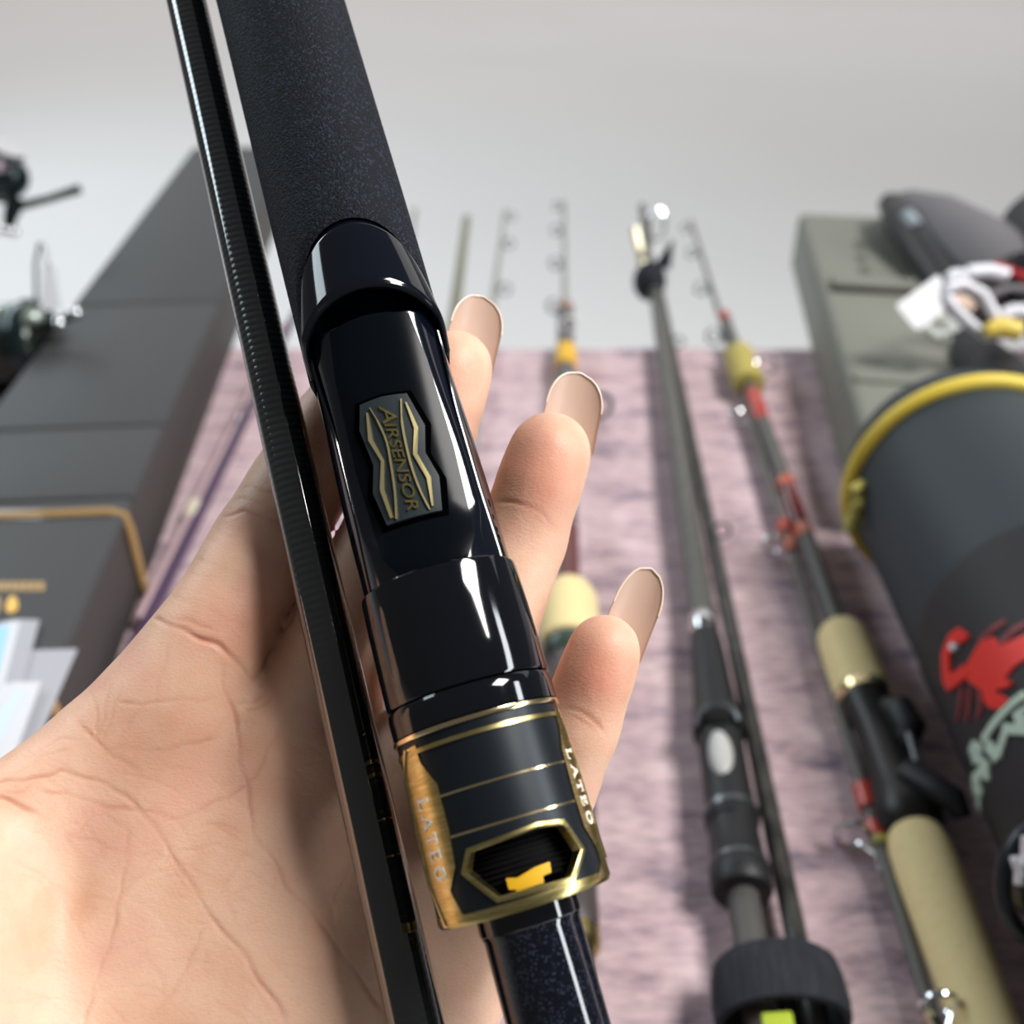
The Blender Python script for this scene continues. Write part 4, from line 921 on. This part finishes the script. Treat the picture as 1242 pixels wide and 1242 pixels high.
# tube bag
R0 = 0.053; tp = Vector((0.216, 0.418, TABLE + R0 + 0.0062)); ya = math.radians(-2.4); ax = Vector((-math.sin(ya), math.cos(ya), 0))   # axis pointing away
p_far = tp + ax * 0.030; p_near = tp - ax * 0.42
TBM = frame(p_far, p_near)
bag = thing('tube_bag', 'round dark rod bag with yellow zip piping, red crayfish emblem and pale lettering', 'bag', TBM)
DTEAL = mat('dark_slate_nylon', rgb(46, 54, 60), 0.6, bump=(1500, 0.2, 0.0004)); BLACKN = mat('black_nylon', rgb(33, 32, 35), 0.6, bump=(1500, 0.2, 0.0004))
def bag_len(py): return along(p_far, p_near, py)
zr = 0.030; zs = 0.030 + 0.105
MB().lathe([(0.001, 0.004), (R0 * 0.55, 0.003), (R0 * 0.92, -0.004), (R0, -0.014), (R0, -zr)], 64).build('end_cap', DTEAL, bag)
MB().lathe([(R0, -zr), (R0 * 0.995, -0.06), (R0, -0.10), (R0 * 0.99, -zs)], 64, None, False).build('upper_body', DTEAL, bag)
MB().lathe([(R0 * 0.99, -zs), (R0 * 1.005, -zs - 0.004), (R0 * 1.005, -0.30), (R0, -0.444), (R0 * 0.9, -0.45), (0.001, -0.45)], 64, None, False).build('lower_body', BLACKN, bag)
YPIPE = mat('yellow_piping', rgb(222, 196, 74), 0.5)
th = [math.radians(-200 + 180 * i / 40) for i in range(41)]
MB().tube([(R0 * 1.03 * math.cos(2 * math.pi * i / 60), R0 * 1.03 * math.sin(2 * math.pi * i / 60), -zr) for i in range(60)], 0.0038, 10, True).build('yellow_piping', YPIPE, bag)
TI_ = TBM.inverted(); camT = TI_ @ CM.translation
def bag_hit(px, py, r=R0 * 1.005):
    d = TI_.to_3x3() @ (CM.to_3x3() @ Vector(((px - 621) / F, (621 - py) / F, -1)))
    qa = d.x ** 2 + d.y ** 2; qb = 2 * (d.x * camT.x + d.y * camT.y); qc = camT.x ** 2 + camT.y ** 2 - r * r
    t = (-qb - math.sqrt(max(0, qb * qb - 4 * qa * qc))) / (2 * qa); p = camT + d * t
    return -p.z, math.atan2(p.x, -p.y) * r
def bagsurf(s, t, h): a = t / R0; r = R0 * 1.005 + h; return (r * math.sin(a), -r * math.cos(a), -s)
ze = lambda L: [bag_hit(1140 + x / 4.431, 720 + y / 4.436) for x, y in L]
REDP = mat('red_print', rgb(226, 44, 34), 0.5); DREDP = mat('faded_red_print', rgb(126, 44, 48), 0.5); PALEP = mat('pale_green_print', rgb(186, 206, 190), 0.5)
emb = sheet('crayfish_emblem', ze([(150, 390), (200, 300), (225, 265), (290, 235), (335, 285), (400, 255), (520, 200), (560, 300), (452, 365), (400, 400), (365, 440), (330, 500), (250, 530), (160, 470)]), bagsurf, -0.0004, 0.0008, 0.004, REDP, bag)
for L in ([(55, 522), (28, 470), (22, 320), (60, 220), (110, 185), (165, 225), (140, 262), (92, 268), (62, 330), (66, 425), (92, 420), (140, 382), (170, 440), (100, 495)],
          [(240, 490), (330, 460), (405, 478), (372, 508), (305, 522), (382, 575), (330, 628), (270, 612), (245, 560)]):
    sheet('claw', ze(L), bagsurf, -0.0004, 0.0010, 0.004, REDP, emb)
for L in ([(125, 505), (118, 570), (112, 620), (95, 685)], [(170, 510), (160, 580), (160, 630), (150, 690)], [(215, 510), (225, 570), (225, 620), (205, 675)], [(215, 260), (290, 190), (355, 150)], [(330, 270), (400, 200), (470, 160)]):
    stroke2('leg', ze(L), [0.0022, 0.0026, 0.0022, 0.0014][:len(L)], bagsurf, -0.0004, 0.0006, DREDP, emb)
sheet('eye', ze([(62, 285), (85, 262), (108, 285), (85, 312)]), bagsurf, 0.0, 0.0014, 0.003, PAPER, emb)
for L, wd in (([(460, 545), (400, 590), (340, 650), (290, 710), (240, 790)], .0030), ([(345, 730), (400, 730), (480, 735)], .0034), ([(260, 810), (300, 850), (315, 890)], .0042), ([(375, 700), (350, 780), (320, 880)], .0030),
              ([(175, 860), (190, 815), (230, 830), (215, 880), (185, 885)], .0036), ([(225, 900), (260, 930), (262, 1000)], .0040), ([(245, 940), (190, 1000), (190, 1060), (230, 1050)], .0036), ([(225, 1030), (205, 1150)], .0036), ([(425, 630), (445, 690), (470, 700)], .0040), ([(470, 600), (520, 640), (500, 740)], .0036)):
    stroke2('lettering', ze(L), wd, bagsurf, -0.0004, 0.0008, PALEP, bag)
# knotted yellow zip pull at the bag's flank
zc = pw(1042, 618, 0.475); zp_ = thing('zip_pull', 'knotted yellow cord hanging off the round bag piping', 'cord', Matrix.Translation(zc)); I4 = zp_.matrix_world.inverted(); q = lambda x, y, o=0: I4 @ pw(x, y, 0.475 + o)
OLC = mat('olive_yellow_cord', rgb(176, 166, 88), 0.7)
MB().tube([q(1046, 588), q(1036, 594, -.004), q(1038, 604), q(1047, 600), q(1044, 612, -.004), q(1036, 616), q(1042, 624)], 0.0028, 8).build('knot', OLC, zp_)
MB().tube([q(1040, 618), q(1034, 630), q(1029, 646)], [0.0026, 0.0034, 0.003], 8).build('cord_end', OLC, zp_); MB().tube([q(1044, 620), q(1050, 632), q(1054, 640)], 0.0022, 8).build('cord_end', OLC, zp_)

# soft bags in the far corner, resting against the olive case
def soft_bag(name, label, pts, r, m, extra=None, cat='bag'):
    P = [pw(*p) for p in pts]; c = P[-1]; t = thing(name, label, cat, Matrix.Translation(c)); MB().tube([p - c for p in P], r, 24).build('body', m, t); return t, c
t, c = soft_bag('soft_rod_bag', 'padded mid grey rod bag with black front strip lying on the olive case', [(1092, 252, .88), (1100, 258, .86), (1130, 282, .82), (1175, 318, .77), (1225, 360, .73)], [0.008, 0.019, 0.031, 0.037, 0.036], mat('mid_grey_nylon', rgb(104, 102, 106), 0.7, bump=(260, 0.3, 0.002)))
P = [pw(1080, 248, .85) - c, pw(1094, 268, .80) - c, pw(1125, 315, .755) - c, pw(1150, 352, .715) - c]
MB().tube(P, [0.010, 0.013, 0.014, 0.012], 16).build('front_strip', mat('black_strip', (0.012, 0.013, 0.017, 1), 0.4), t)
MB().tube([pw(1100, 262, .785) - c, pw(1112, 278, .77) - c], 0.006, 10).build('buckle', mat('grey_blue_buckle', rgb(140, 150, 158), 0.4), t)
soft_bag('soft_rod_bag', 'black round ended rod bag behind the white tags', [(1272, 262, .80), (1272, 280, .78), (1300, 330, .72), (1330, 400, .64)], [0.02, 0.036, 0.040, 0.038], mat('charcoal_nylon', rgb(48, 50, 54), 0.65))
soft_bag('soft_rod_bag', 'black slim rod bag sloping down behind the yellow piping', [(1168, 412, .66), (1185, 440, .63), (1225, 480, .58), (1290, 560, .52)], [0.008, 0.017, 0.019, 0.019], mat('ink_black_nylon', rgb(22, 23, 30), 0.5))
# white tags, cable ties and beads
dt = 0.60
def small(name, label, cat, at): t = thing(name, label, cat, Matrix.Translation(pw(*at, dt))); I = t.matrix_world.inverted(); return t, (lambda x, y, o=0: I @ pw(x, y, dt + o))
t, q = small('price_tag', 'blank white price tag hooked on cable ties above the olive case', 'tag', (1125, 370))
tagp = [(1087, 371), (1092, 366), (1136, 334), (1141, 336), (1152, 366), (1150, 372), (1120, 398), (1114, 400), (1108, 397)]
V = [q(*p) for p in tagp] + [q(p[0], p[1], .0012) for p in tagp]; n = len(tagp)
mesh_obj('card', V, [tuple(range(n - 1, -1, -1)), tuple(range(n, 2 * n))] + [(i, (i + 1) % n, n + (i + 1) % n, n + i) for i in range(n)], mat('bright_card', (0.86, 0.87, 0.89, 1), 0.4), t, False)
MB().tube([q(1122, 398), q(1136, 408), q(1152, 402), q(1148, 388)], 0.003, 8).build('loop', mat('clear_grey_plastic', rgb(196, 200, 194), 0.3), t)
WPL = mat('milky_plastic', rgb(222, 222, 230), 0.35)
t, q = small('cable_tie', 'looped white cable tie behind the price tag', 'cable tie', (1180, 380))
MB().tube([q(1148, 350), q(1170, 344), q(1192, 356), q(1208, 384), q(1212, 402), q(1196, 408), q(1176, 392), q(1158, 374), q(1148, 360)], 0.0033, 10, True).build('loop', WPL, t)
MB().tube([q(1150, 340, .01), q(1158, 333, .01), q(1172, 334, .01)], 0.004, 8).build('tail', WPL, t)
t, q = small('cable_tie', 'straight pale cable tie with red end beside the black bag', 'cable tie', (1200, 332))
MB().tube([q(1174, 330, .02), q(1200, 328, .02), q(1222, 334, .02)], 0.0042, 10).build('strap', WPL, t); MB().tube([q(1206, 321, .03), q(1242, 336, .03), q(1262, 345, .03)], 0.003, 8).build('red_end', mat('red_plastic', rgb(150, 28, 34), 0.4), t)
t, q = small('cable_tie', 'thin grey cable tie arching over the black slim bag', 'cable tie', (1225, 360)); MB().tube([q(1200, 358, .02), q(1222, 349, .02), q(1262, 350, .02)], 0.002, 8).build('strap', mat('grey_plastic', rgb(120, 120, 122), 0.4), t)
MB().tube([q(1215, 382, .01), q(1230, 376, .01), q(1262, 378, .01)], 0.004, 8).build('strap', WPL, t)
t, q = small('bead', 'yellow plastic bead joining the white cable ties', 'bead', (1222, 398)); MB().tube([q(1196, 402, -.006), q(1212, 396, -.006), q(1236, 402, -.006)], [0.004, 0.006, 0.006], 10).build('body', mat('yellow_bead', rgb(222, 196, 90), 0.4), t)
t, q = small('bead', 'flesh pink plastic bead inside the looped cable tie', 'bead', (1168, 366)); MB().tube([q(1156, 360, .004), q(1166, 366, .004), q(1180, 374, .004)], [0.003, 0.0045, 0.003], 10).build('body', mat('flesh_bead', rgb(226, 196, 176), 0.4), t)

# reel at the right edge, standing on the bag side
dr = 0.300
c = pw(1268, 1080, dr); r3 = thing('fishing_reel', 'black round reel with bright chrome parts leaning on the black bag', 'reel', Matrix.Translation(c)); I5 = r3.matrix_world.inverted(); q = lambda x, y, o=0: I5 @ pw(x, y, dr + o)
MB().tube([q(1268 + 52 * math.cos(a), 1072 + 72 * math.sin(a)) for a in [i * math.pi / 16 for i in range(32)]], 0.0024, 10, True).build('rim', mat('gunmetal', (0.03, 0.033, 0.04, 1), 0.3, 0.5), r3)
MB().lathe([(0.001, -0.006), (0.010, -0.006), (0.0105, 0), (0.010, 0.006), (0.001, 0.006)], 24, Matrix.Translation(q(1268, 1075, .004)) @ Matrix.Rotation(math.pi / 2 - PITCH, 4, 'X')).build('spool', mat('olive_metal', (0.05, 0.048, 0.025, 1), 0.35, 0.5), r3)
for x, y, x2, y2 in ((1230, 1040, 1238, 1062), (1244, 1015, 1243, 1048), (1236, 1055, 1235, 1072)): MB().tube([q(x, y, -.004), q(x2, y2, -.004)], 0.0014, 8).build('chrome_pin', mat('bright_chrome', (0.85, 0.86, 0.9, 1), 0.3, 0.6), r3)
